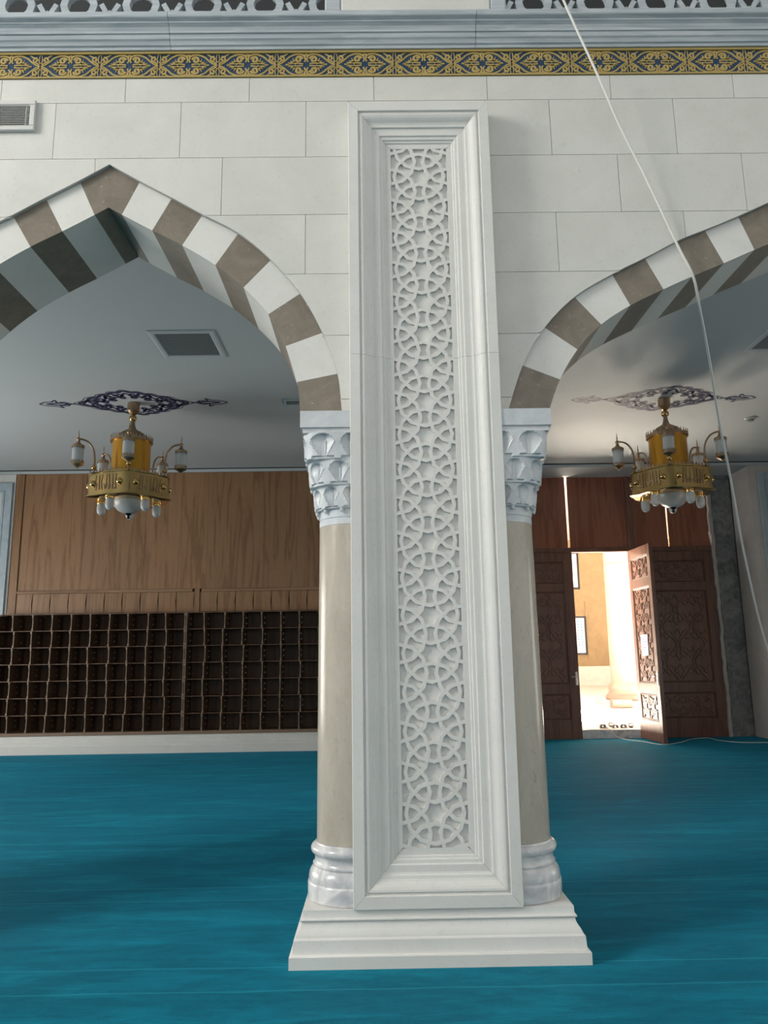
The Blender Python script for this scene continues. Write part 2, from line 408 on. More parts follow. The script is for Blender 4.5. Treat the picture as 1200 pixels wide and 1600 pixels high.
# --- frieze: navy band with gold scrollwork
fz0, fz1 = 5.514, 5.716; fzc = (fz0+fz1)/2
fr = empty('trim_3', (0.3, YF, fz0)); tag(fr, 'navy frieze band with gold arabesque scrolls under the cornice', 'frieze', kind='structure')
inv = (-0.3, -YF, -fz0)
def put(o): o.matrix_parent_inverse = o.parent.matrix_basis.inverted(); return o
put(MB().box(-3.6, 5.2, 4.603, 4.613, fz0+0.002, fz1-0.002).build('navy_field', NAVY, fr))
put(MB().box(-3.6, 5.2, 4.590, 4.603, fz0, fz0+0.010).build('gold_border', GOLD, fr))
put(MB().box(-3.6, 5.2, 4.590, 4.603, fz1-0.016, fz1).build('gold_border', GOLD, fr))
def scroll_unit():
    mb = MB(); W = 0.1975
    for sx in (1, -1):
        for sz in (1, -1):
            mp = lambda u, v, h: (sx*u, 4.603-h, fzc-0.003+sz*v)
            h = 0.005
            # ogee vine of the medallion
            mb.ribbon(spline([(W, 0.001), (0.170, 0.012), (0.140, 0.036), (0.110, 0.064), (0.068, 0.081), (0.030, 0.079), (0.004, 0.064)], 6), 0.0125, h, mp, (0.8, 1.2))
            # stem and knob on the axis
            mb.ribbon([(0.0, 0.088), (0.007, 0.076), (0.009, 0.060), (0.004, 0.040), (0.012, 0.022)], 0.022, h*0.98, mp, (0.7, 0.55))
            # curl
            mb.ribbon(spiral(0.050, 0.041, 0.026, PI*0.95, -1.25, 20, 0.22), 0.0155, h, mp, (1.25, 0.95))
            # palmette towards the medallion tip
            mb.ribbon(spline([(0.022, 0.007), (0.050, 0.010), (0.085, 0.011), (0.142, 0.002)], 5), 0.026, h*0.97, mp, (0.5, 0.25))
            for q, (lx, lz, w_) in enumerate(((0.108, 0.030, 0.022), (0.092, 0.050, 0.020), (0.126, 0.018, 0.018))):
                mb.ribbon(spline([(0.068, 0.010+0.005*q), ((0.068+lx)/2+0.004, lz*0.5+0.006), (lx, lz)], 3), w_, h*0.96, mp, (1.0, 0.15))
            # curl and fishtail leaf in the crossing
            mb.ribbon(spline([(W-0.004, 0.010), (0.178, 0.024), (0.160, 0.032)], 4)+spiral(0.168, 0.049, 0.019, PI*1.35, -1.0, 14, 0.35), 0.0125, h, mp, (0.8, 1.2))
            mb.ribbon(spline([(0.176, 0.066), (0.158, 0.066), (0.146, 0.074), (0.126, 0.086)], 4), 0.022, h*0.98, mp, (0.9, 0.25))
            mb.ribbon(spline([(W-0.0005, 0.020), (W-0.008, 0.050), (W-0.0005, 0.090)], 4), 0.018, h*0.98, mp, (0.6, 0.25))
    return mb
x0 = at(110, 97, Y=YF)[0]; x1 = at(845, 94, Y=YF)[0]; step = (x1-x0)/8.0
proto = scroll_unit().build('gold_scroll', GOLD, fr); put(proto)
k0 = -4
for k in range(-4, 16):
    o = proto if k == k0 else proto.copy()
    if o is not proto: COL.objects.link(o)
    o.location = (x0+step*k, 0, 0)

# --- cornice
prof = [(4.6, 5.717), (4.578, 5.717), (4.578, 5.738), (4.566, 5.744), (4.563, 5.752), (4.556, 5.765), (4.545, 5.775), (4.540, 5.795), (4.540, 5.803), (4.530, 5.806),
        (4.528, 5.822), (4.519, 5.842), (4.506, 5.853), (4.498, 5.858), (4.498, 5.868), (4.474, 5.880), (4.470, 5.886), (4.470, 5.918), (4.474, 5.924), (4.62, 5.926), (4.62, 5.717)]
cor = empty('trim_4', (0.3, YF, 5.717)); tag(cor, 'blue-grey marble cornice running above the gold frieze', 'cornice', kind='structure')
for a, b in ((-5.55, -3.46), (-3.46, -1.37), (-1.37, 0.72), (0.72, 2.81), (2.81, 4.90), (4.90, 6.99)):
    mb = MB(); n = len(prof); g = 0.0015
    mb.add([(a+g, y, z) for y, z in prof]+[(b-g, y, z) for y, z in prof],
           [(i, (i+1) % n, n+(i+1) % n, n+i) for i in range(n)]+[tuple(range(n)), tuple(reversed(range(n, 2*n)))])
    put(mb.build('cornice_stone', CORN, cor))

# --- gallery over the aisle
gx0, gx1 = at(533, 6, Y=4.55)[0], at(765, 4, Y=4.55)[0]
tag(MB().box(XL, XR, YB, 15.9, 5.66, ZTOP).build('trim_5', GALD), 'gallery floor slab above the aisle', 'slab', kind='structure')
tag(MB().box(XL, XR, 8.0, 8.2, ZTOP, 10.99).build('wall_gallery', GALD), 'back wall of the gallery, its shade put into a near-black colour', 'wall', kind='structure')
tag(MB().box(-18, 18, -13, 16.4, 11.0, 11.3).build('ceiling_hall', CEILM), 'high plain ceiling over the prayer hall', 'ceiling', kind='structure')
post = empty('gallery_post', (0.306, 4.6, 5.928)); tag(post, 'plain pale stone post standing on the cornice between balustrades', 'post')
mb = MB(); mb.bbox(gx0-0.306, gx1-0.306, -0.06, 0.16, 0, 1.3, 0.008); mb.build('post_shaft', WALLST, post)
mb = MB(); mb.bbox(gx0-0.326, gx1-0.286, -0.075, 0.175, 1.301, 1.36, 0.01); mb.build('post_cap', PIER, post)

def clip(poly, x0, x1, z0, z1):
    for ax, lim, sg in ((0, x0, 1), (0, x1, -1), (1, z0, 1), (1, z1, -1)):
        out = []
        for i, p in enumerate(poly):
            q = poly[(i+1) % len(poly)]; a = sg*(p[ax]-lim); b = sg*(q[ax]-lim)
            if a >= 0: out.append(p)
            if (a >= 0) != (b >= 0):
                t = a/(a-b); out.append((p[0]+(q[0]-p[0])*t, p[1]+(q[1]-p[1])*t))
        poly = out
        if len(poly) < 3: return None
    return poly
def ring_clip(mb, cx, cz, R, w, n, rect, h0, h1, mp, rot=0.0):
    for k in range(n):
        a, b = rot+2*PI*k/n, rot+2*PI*(k+1)/n
        ri, ro = R-w/2, R+w/2
        q = [(cx+ri*math.cos(a), cz+ri*math.sin(a)), (cx+ro*math.cos(a), cz+ro*math.sin(a)), (cx+ro*math.cos(b), cz+ro*math.sin(b)), (cx+ri*math.cos(b), cz+ri*math.sin(b))]
        q = clip(q, *rect)
        if q: mb.prism(q, h0, h1, mp)
def balustrade(xa, xb, phase, label):
    root = empty('stone_balustrade', ((xa+xb)/2, 4.57, 5.928)); tag(root, label, 'balustrade', 'carved balustrades of the gallery')
    mb = MB(); mb.bbox(xa, xb, 4.535, 4.60, 5.9275, 5.950, 0.006); put(mb.build('bottom_rail', CORN, root))
    mb = MB(); mb.bbox(xa, xb, 4.525, 4.61, 6.78, 6.86, 0.01); put(mb.build('top_rail', CORN, root))
    mb = MB(); mb.bbox(xa, xa+0.11, 4.54, 4.595, 5.951, 6.779, 0.01); put(mb.build('end_stile', CORN, root))
    mb = MB(); mb.bbox(xb-0.11, xb, 4.54, 4.595, 5.951, 6.779, 0.01); put(mb.build('end_stile', CORN, root))
    mb = MB(); rect = (xa+0.1, xb-0.1, 5.95, 6.78); P = 0.427; mp = lambda u, v, h: (u, 4.59-h, v)
    k = -14
    while k < 15:
        cx = phase+P*k; k += 1
        if cx < xa-0.4 or cx > xb+0.4: continue
        for r, cz in enumerate((6.052, 6.36, 6.668)):
            ox = P/2 if r % 2 else 0
            ring_clip(mb, cx+ox, cz, 0.104, 0.050, 12, rect, 0, 0.040, mp, 0)
            for sx in (1, -1):
                for sz in (1, -1):
                    L = [(cx+ox+sx*0.085, cz+sz*0.075), (cx+ox+sx*0.2135, cz+sz*0.154)]
                    dx, dz = L[1][0]-L[0][0], L[1][1]-L[0][1]; q = math.hypot(dx, dz); nx, nz = -dz/q*0.019, dx/q*0.019
                    poly = clip([(L[0][0]+nx, L[0][1]+nz), (L[1][0]+nx, L[1][1]+nz), (L[1][0]-nx, L[1][1]-nz), (L[0][0]-nx, L[0][1]-nz)], *rect)
                    if poly: mb.prism(poly, 0.001, 0.039, mp)
            if r == 0:
                m_ = cx+P/2
                for poly in ([(m_-0.085, 5.95), (m_+0.085, 5.95), (m_, 6.012)], [(m_-0.018, 5.95), (m_+0.018, 5.95), (m_+0.075, 6.052), (m_+0.045, 6.07)], [(m_+0.018, 5.95), (m_-0.018, 5.95), (m_-0.075, 6.052), (m_-0.045, 6.07)]):
                    q = clip(poly, *rect)
                    if q: mb.prism(q, 0.0008+0.0004*len(mb.f) % 0.001, 0.0385, mp)
    put(mb.build('lattice', CORN, root))
balustrade(-4.4, gx0-0.002, at(27, 8, Y=4.56)[0], 'carved grey stone balustrade above the narrow arch')
balustrade(gx1+0.002, 5.2, at(1025, 2, Y=4.56)[0], 'carved grey stone balustrade above the wide arch, a cable hanging over it')

# ================================================================= PIER
PX0, PX1, PY, PZ0, PZ1 = -0.155, 0.767, 4.466, 0.272, 5.212
PC = (PX0+PX1)/2
pil = empty('marble_pilaster', (PC, PY, PZ0)); tag(pil, 'tall white stone pilaster with moulded frame and carved strapwork panel', 'pilaster')
put(MB().box(PX0+0.0005, PX1-0.0005, 4.575, 5.30, PZ0, 3.085).build('pier_core', PIER, pil))
put(MB().box(PX0+0.0005, PX1-0.0005, 4.575, 4.5995, 3.085, PZ1).build('pier_core', PIER, pil))
FP = [(0.000, 0.109), (0.0, 0.003), (0.003, 0.0), (0.062, 0.0), (0.0645, 0.003), (0.066, 0.014), (0.075, 0.015), (0.0765, 0.010), (0.082, 0.007), (0.092, 0.0085), (0.105, 0.015), (0.116, 0.024), (0.126, 0.034), (0.137, 0.040),
      (0.150, 0.042), (0.153, 0.043), (0.1565, 0.054), (0.166, 0.056), (0.198, 0.056), (0.202, 0.057), (0.2055, 0.066), (0.222, 0.067), (0.2245, 0.068), (0.228, 0.077), (0.238, 0.078), (0.240, 0.079), (0.243, 0.086), (0.270, 0.086), (0.270, 0.109)]
fx0, fx1, fz0_, fz1_ = PX0, PX1, PZ0+0.0005, PZ1
def frame_piece(ends):
    """ends: list of functions giving the corner point at inset d"""
    mb = MB(); n = len(FP); vs = []
    for fn in ends:
        for d, q in FP:
            x, z = fn(d); vs.append((x, PY+q, z))
    mb.add(vs, [(i, i+1, n+i+1, n+i) for i in range(n-1)]+[(n-1, 0, n, 2*n-1)]+[tuple(range(n)), tuple(reversed(range(n, 2*n)))]); return mb
zj = at(548, 553, Y=PY)[2]; g = 0.0008
zin = lambda d: d*1.05
pieces = [
    [lambda d: (fx0+d, fz0_+zin(d)+g), lambda d: (fx0+d, zj-g)], [lambda d: (fx0+d, zj+g), lambda d: (fx0+d, fz1_-zin(d)-g)],
    [lambda d: (fx1-d, fz0_+zin(d)+g), lambda d: (fx1-d, zj-g)], [lambda d: (fx1-d, zj+g), lambda d: (fx1-d, fz1_-zin(d)-g)],
    [lambda d: (fx0+d+g, fz1_-zin(d)), lambda d: (fx1-d-g, fz1_-zin(d))], [lambda d: (fx0+d+g, fz0_+zin(d)), lambda d: (fx1-d-g, fz0_+zin(d))]]
for e in pieces: put(frame_piece(e).build('frame_moulding', PIER, pil))
LX0, LX1 = PX0+0.2695, PX1-0.2695; LZ0, LZ1 = fz0_+0.283, fz1_-0.283
put(MB().box(LX0-0.001, LX1+0.001, PY+0.106, PY+0.1085, LZ0, LZ1).build('back_panel', PIER, pil))
mb = MB(); p = 0.2208; R = 0.1645; wst = 0.0225; rect = (LX0, LX1, LZ0, LZ1)
for c in (-1, 0, 1):
    for k in range(-2, 24):
        cz = 4.721 - p*k + (p/2 if c else 0)
        if cz < LZ0-R-0.03 or cz > LZ1+R+0.03: continue
        lift = 0.0004*((k+1) % 3 if c else k % 3)
        ring_clip(mb, 0.3065+c*p*0.866, cz, R, wst, 12, rect, -0.106, -(0.0868+lift), front(PY))
# edge strips closing the pattern
for (a, b, c, d) in ((LX0, LX0+0.007, LZ0, LZ1), (LX1-0.007, LX1, LZ0, LZ1), (LX0, LX1, LZ0, LZ0+0.007), (LX0, LX1, LZ1-0.007, LZ1)):
    mb.prism([(a, c), (b, c), (b, d), (a, d)], -0.106, -0.0863, front(PY))
put(mb.build('strapwork_lattice', PIER, pil))

# plinth
pl = empty('pier_plinth', (PC, 4.86, 0)); tag(pl, 'stepped white stone plinth under the carved pilaster', 'plinth')
pp = [(0.801, 0.0), (0.801, 0.060), (0.795, 0.066), (0.785, 0.068), (0.783, 0.074), (0.779, 0.135), (0.774, 0.141), (0.768, 0.145), (0.767, 0.152), (0.760, 0.166), (0.749, 0.182), (0.741, 0.196), (0.738, 0.207), (0.737, 0.214),
      (0.744, 0.218), (0.747, 0.224), (0.744, 0.230), (0.738, 0.233), (0.735, 0.240), (0.734, 0.2715)]
mb = MB(); n = len(pp)
hy = 0.444
for sx, sy in ((-1, -1), (1, -1), (1, 1), (-1, 1)):
    for d, z in pp: mb.v.append((sx*d, sy*(hy-(0.801-d)), z))
for c in range(4):
    q = (c+1) % 4
    for i in range(n-1): mb.f.append((c*n+i, q*n+i, q*n+i+1, c*n+i+1))
mb.f.append((n-1, 2*n-1, 3*n-1, 4*n-1)); mb.f.append((0, 3*n, 2*n, n))
mb.build('plinth_block', PIER, pl, smooth=True)

# half columns with muqarnas capitals
CY, CZ = 4.762, 0.272
def column(sgn, label):
    cx = PX0 if sgn < 0 else PX1
    root = empty('marble_column', (cx, CY, CZ)); tag(root, label, 'column', 'half columns flanking the pilaster')
    a0, a1 = (PI/2, 3*PI/2) if sgn < 0 else (-PI/2, PI/2)
    bp = [(0.001, 0.0), (0.262, 0.0), (0.268, 0.006), (0.270, 0.05), (0.270, 0.085), (0.266, 0.095), (0.262, 0.098), (0.264, 0.110), (0.262, 0.130), (0.255, 0.150), (0.243, 0.166), (0.236, 0.172), (0.240, 0.178), (0.240, 0.186),
          (0.233, 0.192), (0.229, 0.205), (0.229, 0.222), (0.233, 0.234), (0.240, 0.240), (0.248, 0.246), (0.252, 0.258), (0.252, 0.270), (0.246, 0.282), (0.236, 0.290), (0.226, 0.293), (0.224, 0.302), (0.001, 0.302)]
    MB().lathe(bp, 40, a0, a1, cap=True).build('base', BASEM, root, smooth=True)
    zt = 2.405-CZ
    sp = [(0.001, 0.303), (0.218, 0.303), (0.218, 0.33)]+[(0.218-0.014*t**1.3, 0.33+(zt-0.33)*t) for t in (0.2, 0.4, 0.6, 0.8, 1.0)]+[(0.001, zt)]
    MB().lathe(sp, 40, a0, a1, cap=True).build('shaft', SHAFT, root, smooth=True)
    # capital: three tiers of niches growing from round to square
    mb = MB(); z0, z1 = 2.406-CZ, 2.952-CZ; NA, NZ = 192, 96
    cell = PI/6
    def sq(a, k):   # blend from circle to square plan
        c, s = abs(math.cos(a)), abs(math.sin(a)); return 1/((c**k+s**k)**(1/k))
    tiers = [(0.0, 0.17, 0.205, 2.0), (0.17, 0.42, 0.232, 2.3), (0.42, 0.70, 0.262, 3.2), (0.70, 1.001, 0.286, 6.0)]
    def rad(a, t):
        for ti, (ta, tb, r, k) in enumerate(tiers):
            if t < tb: break
        b = (t-ta)/(tb-ta); base = r*sq(a, k)
        if ti == 0: return base-0.004*(1 if 0.40 < b < 0.48 else 0)
        base += 0.012*b
        u = ((a+(cell/2 if ti % 2 else 0)) % cell)/cell*2-1
        w = 0.82*min(1, b*1.55)**0.8 if b < 0.62 else 0.82*max(0.0, 1-((b-0.62)/0.33)**2.2)**0.5 if b < 0.95 else 0
        if b < 0.10: return base*1.0-0.014*(abs(u) < 0.72)
        if abs(u) < w:
            q = 1-abs(u)/w; base -= 0.040*q**0.8*(0.55+0.45*b)-(0.005 if q < 0.16 else 0)
            if abs(u) < 0.09 and b < 0.7: base += 0.009
        return base
    ang = [a0+(a1-a0)*i/NA for i in range(NA+1)]
    for i, a in enumerate(ang):
        for j in range(NZ+1):
            t = j/NZ; r = rad(a+1e-4, t*0.9999)
            mb.v.append((r*math.cos(a), r*math.sin(a), z0+(z1-z0)*t))
    for i in range(NA):
        for j in range(NZ):
            k = i*(NZ+1)+j; mb.f.append((k, k+NZ+1, k+NZ+2, k+1))
    N = NZ+1
    mb.f.append(tuple(i*N for i in range(NA, -1, -1))); mb.f.append(tuple(i*N+NZ for i in range(NA+1)))
    cap = mb.build('capital', CAPM, root)
    for q in range(6):
        a = a0+cell*(q+0.5)
        MB().ball((0.222*math.cos(a), 0.222*math.sin(a), z0+0.088), 0.012, 8, 6, 1.7).build('pendant', CAPM, cap)
    # abacus
    ab = MB(); s = sgn
    def blk(d, ya, yb, za, zb):
        xs = sorted((0.0, s*d)); ab.box(xs[0], xs[1], ya-CY, yb-CY, za-CZ, zb-CZ)
    blk(0.288, 4.488, 5.290, 2.953, 2.985)
    blk(0.303, 4.474, 5.296, 2.985, 3.089)
    ab.build('abacus', CAPM, root)
    return root
column(-1, 'polished brown half column with carved capital on the shoe-rack side of the pilaster')
column(1, 'polished brown half column with carved capital on the door side of the pilaster')

# ================================================================= AISLE SHELL
tag(MB().box(XL, XR, YB, 14.80, ZC, ZC+0.25).build('ceiling', CEILM), 'smooth pale plaster ceiling of the aisle', 'ceiling', kind='structure')
tag(MB().box(XL, XR, 14.80, 15.9, 5.29, ZC+0.25).build('ceiling_recess', CEILM), 'lowered plaster soffit over the back wall', 'ceiling', kind='structure')
tag(MB().box(XL, XR, 14.775, 14.7995, ZC-0.014, ZC-0.001).build('trim_6', SHADOW), 'near-black strip standing in for the shadow gap where the ceiling meets the back wall', 'trim', kind='structure')  # strip puts the gap's shade into its colour
tag(MB().box(XL, XR, 6.30, 6.33, ZC-0.010, ZC-0.001).build('trim_7', GRILLE), 'thin grey strip standing in for a ceiling shadow gap behind the arch crown', 'trim', kind='structure')  # grey strip drawn in place of a shaded groove
tag(MB().box(XL-0.2, XL, YB, 15.9, 0, 5.6).build('wall_left', PLAST), 'plain end wall of the aisle beyond the shoe racks', 'wall', kind='structure')
tag(MB().box(XR, XR+0.2, YB, 15.9, 0, 5.6).build('wall_right', PLAST), 'plain end wall of the aisle beyond the door', 'wall', kind='structure')
RX0, RX1 = 1.80, 7.42       # door recess
# back wall left of the recess, with marble panelled bay beside the wood
wb = MB(); wb.box(XL, RX0, 14.95, 15.65, 0, 5.29); wb.box(RX1, XR, 14.85, 15.65, 0, 5.29)
wall_back = tag(wb.build('wall_back', PLAST), 'pale back wall of the aisle with blue-grey marble bays', 'wall', kind='structure')
def marble_bay(xa, xb, y0, z0, z1):
    pr = [(0, 0.012), (0.0, 0.05), (0.115, 0.05), (0.118, 0.035), (0.14, 0.030), (0.15, 0.045), (0.17, 0.045), (0.175, 0.028), (0.20, 0.022), (0.20, 0.012)]
    n = len(pr); mb = MB()
    for (cx_, cz_, sx, sz) in ((xa, z0, 1, 1), (xb, z0, -1, 1), (xb, z1, -1, -1), (xa, z1, 1, -1)):
        for d, h in pr: mb.v.append((cx_+sx*d, y0-h, cz_+sz*d))
    for c in range(4):
        q = (c+1) % 4
        for i in range(n-1): mb.f.append((c*n+i, q*n+i, q*n+i+1, c*n+i+1))
    mb.build('marble_frame', GREYM, wall_back)
    MB().box(xa+0.2, xb-0.2, y0-0.016, y0-0.004, z0+0.2, z1-0.2).build('marble_panel', PIER, wall_back)
mb = MB(); mb.box(XL+0.001, -7.10, 14.80, 14.9495, 0.321, 5.285); mb.build('marble_pier', PIER, wall_back)
marble_bay(-9.3, -7.14, 14.80, 0.55, 5.10)
marble_bay(RX1+0.16, XR-0.05, 14.85, 0.45, 5.14)
def skirting(name, xa, xb, yf, h, label):
    pr = [(0, 0), (0, h*0.42), (0.012, h*0.45), (0.016, h*0.62), (0.03, h*0.68), (0.034, h*0.84), (0.05, h*0.90), (0.05, h), (0.30, h), (0.30, 0)]
    root = empty(name, ((xa+xb)/2, yf, 0)); tag(root, label, 'baseboard', kind='structure')
    k = max(1, round((xb-xa)/1.4)); n = len(pr)
    for i in range(k):
        a = xa+(xb-xa)*i/k+0.001; b = xa+(xb-xa)*(i+1)/k-0.001; mb = MB()
        mb.add([(a, yf+d, z) for d, z in pr]+[(b, yf+d, z) for d, z in pr], [(q, (q+1) % n, n+(q+1) % n, n+q) for q in range(n)]+[tuple(range(n)), tuple(reversed(range(n, 2*n)))])
        put(mb.build('baseboard_stone', PIER, root))
skirting('baseboard_left', XL, RX0, 14.362, 0.32, 'moulded white stone base running under the shoe racks')
skirting('baseboard_right', RX1, XR, 14.55, 0.30, 'moulded white stone base beside the bare concrete strip')

# recess right side: concrete strip facing the hall and plastered reveal
cs = MB(); rng = random.Random(3); zs = [0.0]+[0.12*i for i in range(1, 44)]+[5.285]
def ragged(xa, xb, y, depth, jit, m, nm, par):
    mb = MB(); n = len(zs)
    for z in zs:
        a = xa+rng.uniform(-jit, jit); b = xb+rng.uniform(-jit*0.4, jit*0.4); o = rng.uniform(0, depth*0.25)
        mb.v += [(a, y-depth+o, z), (b, y-depth*0.6+o, z), (b, y, z), (a, y, z)]
    for i in range(n-1):
        for t in range(4): mb.f.append((4*i+t, 4*i+(t+1) % 4, 4*i+4+(t+1) % 4, 4*i+4+t))
    mb.f.append((0, 1, 2, 3)); mb.f.append((4*n-4, 4*n-1, 4*n-2, 4*n-3))
    return mb.build(nm, m, par)
recess = empty('wall_recess', ((RX0+RX1)/2, 15.65, 0)); tag(recess, 'unfinished recess walls of bare concrete and plaster around the wooden door', 'wall', kind='structure')
put(ragged(6.98, 7.41, 15.70, 0.04, 0.02, CONC, 'concrete_strip', recess))
put(ragged(6.885, 6.965, 15.68, 0.10, 0.018, PLAST, 'plaster_edge', recess))
put(MB().box(6.87, RX1, 15.70, 15.90, 0, 5.285).build('masonry', CONC, recess))
put(MB().box(RX0, 2.28, 15.66, 15.90, 0, 5.285).build('masonry', CONC, recess))
put(MB().box(RX1-0.012, RX1-0.001, 14.851, 15.64, 0.0, 5.284).build('plastered_reveal', PLAST, recess))

# ================================================================= WOODWORK
wd = empty('wood_panelling', (-3.6, 14.82, 2.55)); tag(wd, 'tall oak veneer panelling on the wall above the shoe racks', 'wall panelling')
pxs = [at(x, 840, Y=14.83)[0] for x in (33, 130, 227, 323.5, 420, 517)]; stp = (pxs[-1]-pxs[0])/5
xs = [pxs[0]+stp*i for i in range(7)]+[1.74]
for a, b in zip(xs, xs[1:]):
    mb = MB(); mb.bbox(a+0.0012, b-0.0012, 14.828, 14.90, 2.985, 5.286, 0.0015); put(mb.build('veneer_panel', OAK, wd))
mb = MB(); mb.bbox(-7.085, xs[0], 14.800, 14.90, 2.53, 5.286, 0.004); put(mb.build('side_stile', OAK, wd))
uX = -3.572; pit = 0.353
ust = uX+0.10
for a, b in ((xs[0]+0.001, ust-0.085), (ust+0.085, xs[-1])):
    mb = MB(); mb.bbox(a, b, 14.80, 14.90, 2.925, 2.983, 0.004); put(mb.build('top_rail', OAKX, wd))
mb = MB(); mb.bbox(ust-0.05, ust+0.05, 14.805, 14.90, 2.53, 2.983, 0.003); put(mb.build('stile', OAK, wd))
for s in (-1, 1):
    mb = MB(); mb.box(ust+s*0.068-0.017, ust+s*0.068+0.017, 14.83, 14.90, 2.93, 2.975); put(mb.build('bolt_hole', SHADOW, wd))
def flap(a, b):
    mb = MB(); n = 8; v = []
    for i in range(n+1):
        t = i/n; z = 2.545+(2.922-2.545)*t; no = 0.014*math.sin(PI*t)**2
        v += [(a+0.002, 14.822, z), (b-0.003-no, 14.814, z), (b-0.003-no, 14.86, z), (a+0.002, 14.86, z)]
    mb.v = v
    for i in range(n):
        for t in range(4): mb.f.append((4*i+t, 4*i+(t+1) % 4, 4*i+4+(t+1) % 4, 4*i+4+t))
    mb.f += [(0, 1, 2, 3), (4*n, 4*n+3, 4*n+2, 4*n+1)]
    put(mb.build('header_panel', OAK, wd))
for i in range(16):
    if ust-0.05-pit*(i+1)*0.975 > xs[0]-0.05: flap(max(ust-0.05-pit*(i+1)*0.975, xs[0]+0.002), ust-0.05-pit*i*0.975)
    if ust+0.05+pit*(i+1)*0.975 < xs[-1]: flap(ust+0.05+pit*i*0.975, ust+0.05+pit*(i+1)*0.975)
put(MB().box(-7.08, xs[-1], 14.901, 14.949, 2.53, 5.285).build('backing_board', SHADOW, wd))

def shoe_rack(xa, ncol, label, seed):
    rg = random.Random(seed); yf, yb = 14.405, 14.925; zb, zt = 0.322, 2.522
    root = empty('shoe_rack', (xa+pit*ncol/2, yf, zb)); tag(root, label, 'shoe rack', 'dark wooden shoe racks along the back wall')
    put(MB().box(xa, xa+pit*ncol, yb-0.02, yb, zb, zt).build('back_board', RACKW, root))
    mb = MB(); mb.bbox(xa, xa+pit*ncol, yf-0.012, yb-0.021, zb, zb+0.055, 0.004); put(mb.build('base_board', RACKE, root))
    put(MB().box(xa, xa+pit*ncol, yf+0.13, yb-0.021, zt-0.018, zt).build('top_board', RACKW, root))
    rows = 7; rh = (zt-0.018-zb-0.055)/rows; z00 = zb+0.055
    dproto = {}
    for r in range(1, rows):
        mb = MB(); mb.box(xa+0.01, xa+pit*ncol-0.01, yf+0.045, yb-0.021, z00+rh*r-0.006, z00+rh*r+0.006)
        sh = put(mb.build('shelf', RACKW, root))
        put(MB().box(xa+0.01, xa+pit*ncol-0.01, yf+0.040, yf+0.0449, z00+rh*r-0.0065, z00+rh*r+0.0065).build('shelf_edging', RACKW, sh))
    # one divider board with slanted edge caps, shared by all cells
    def divider():
        mb = MB(); hw = 0.008
        mb.add([(-hw, 0.012, 0.007), (hw, 0.012, 0.007), (hw, 0.495, 0.007), (-hw, 0.495, 0.007), (-hw, 0.012, rh-0.007), (hw, 0.012, rh-0.007), (hw, 0.495, rh-0.007), (-hw, 0.495, rh-0.007)],
               [(0, 3, 2, 1), (4, 5, 6, 7), (0, 1, 5, 4), (1, 2, 6, 5), (2, 3, 7, 6), (3, 0, 4, 7)])
        return mb
    edge = MB(); edge.box(-0.008, 0.008, 0.0, 0.0115, 0.007, rh-0.007); edge.box(-0.0135, 0.0135, -0.012, 0.011, 0.004, 0.055); edge.box(-0.0135, 0.0135, -0.012, 0.011, rh-0.055, rh-0.004)
    P = None
    pins = MB()
    for c in range(ncol+1):
        for r in range(rows):
            x = xa+pit*c+rg.uniform(-0.017, 0.017)*(1 if 0 < c < ncol else 0); tilt = rg.uniform(-0.035, 0.02) if 0 < c < ncol else 0
            if c == 0: x += 0.015
            if c == ncol: x -= 0.015
            if P is None:
                P = divider().build('divider', RACKW, root); e = edge.build('edge_cap', RACKE, P); o = P
            else:
                o = P.copy(); COL.objects.link(o); q = e.copy(); COL.objects.link(q); q.parent = o
            o.matrix_parent_inverse = root.matrix_basis.inverted()
            o.location = (x, yf, z00+rh*r); o.rotation_euler = (0, tilt, 0)
            for k in ((0, 1) if c < ncol else ()):
                pz = z00+rh*r+rh*(0.34+0.34*k); py = yf+0.30; pins.box(x+0.009, x+0.024, py-0.014, py+0.004, pz-0.004, pz+0.004); pins.box(x+0.009, x+0.013, py-0.006, py+0.006, pz-0.020, pz+0.014)
    o = put(pins.build('shelf_pins', STEEL, root)); o['kind'] = 'stuff'
shoe_rack(uX-pit*10, 10, 'dark wooden shoe rack of open pigeonholes at the marble bay end', 1)
shoe_rack(uX+0.001, 15, 'dark wooden shoe rack of open pigeonholes behind the brown half column', 2)

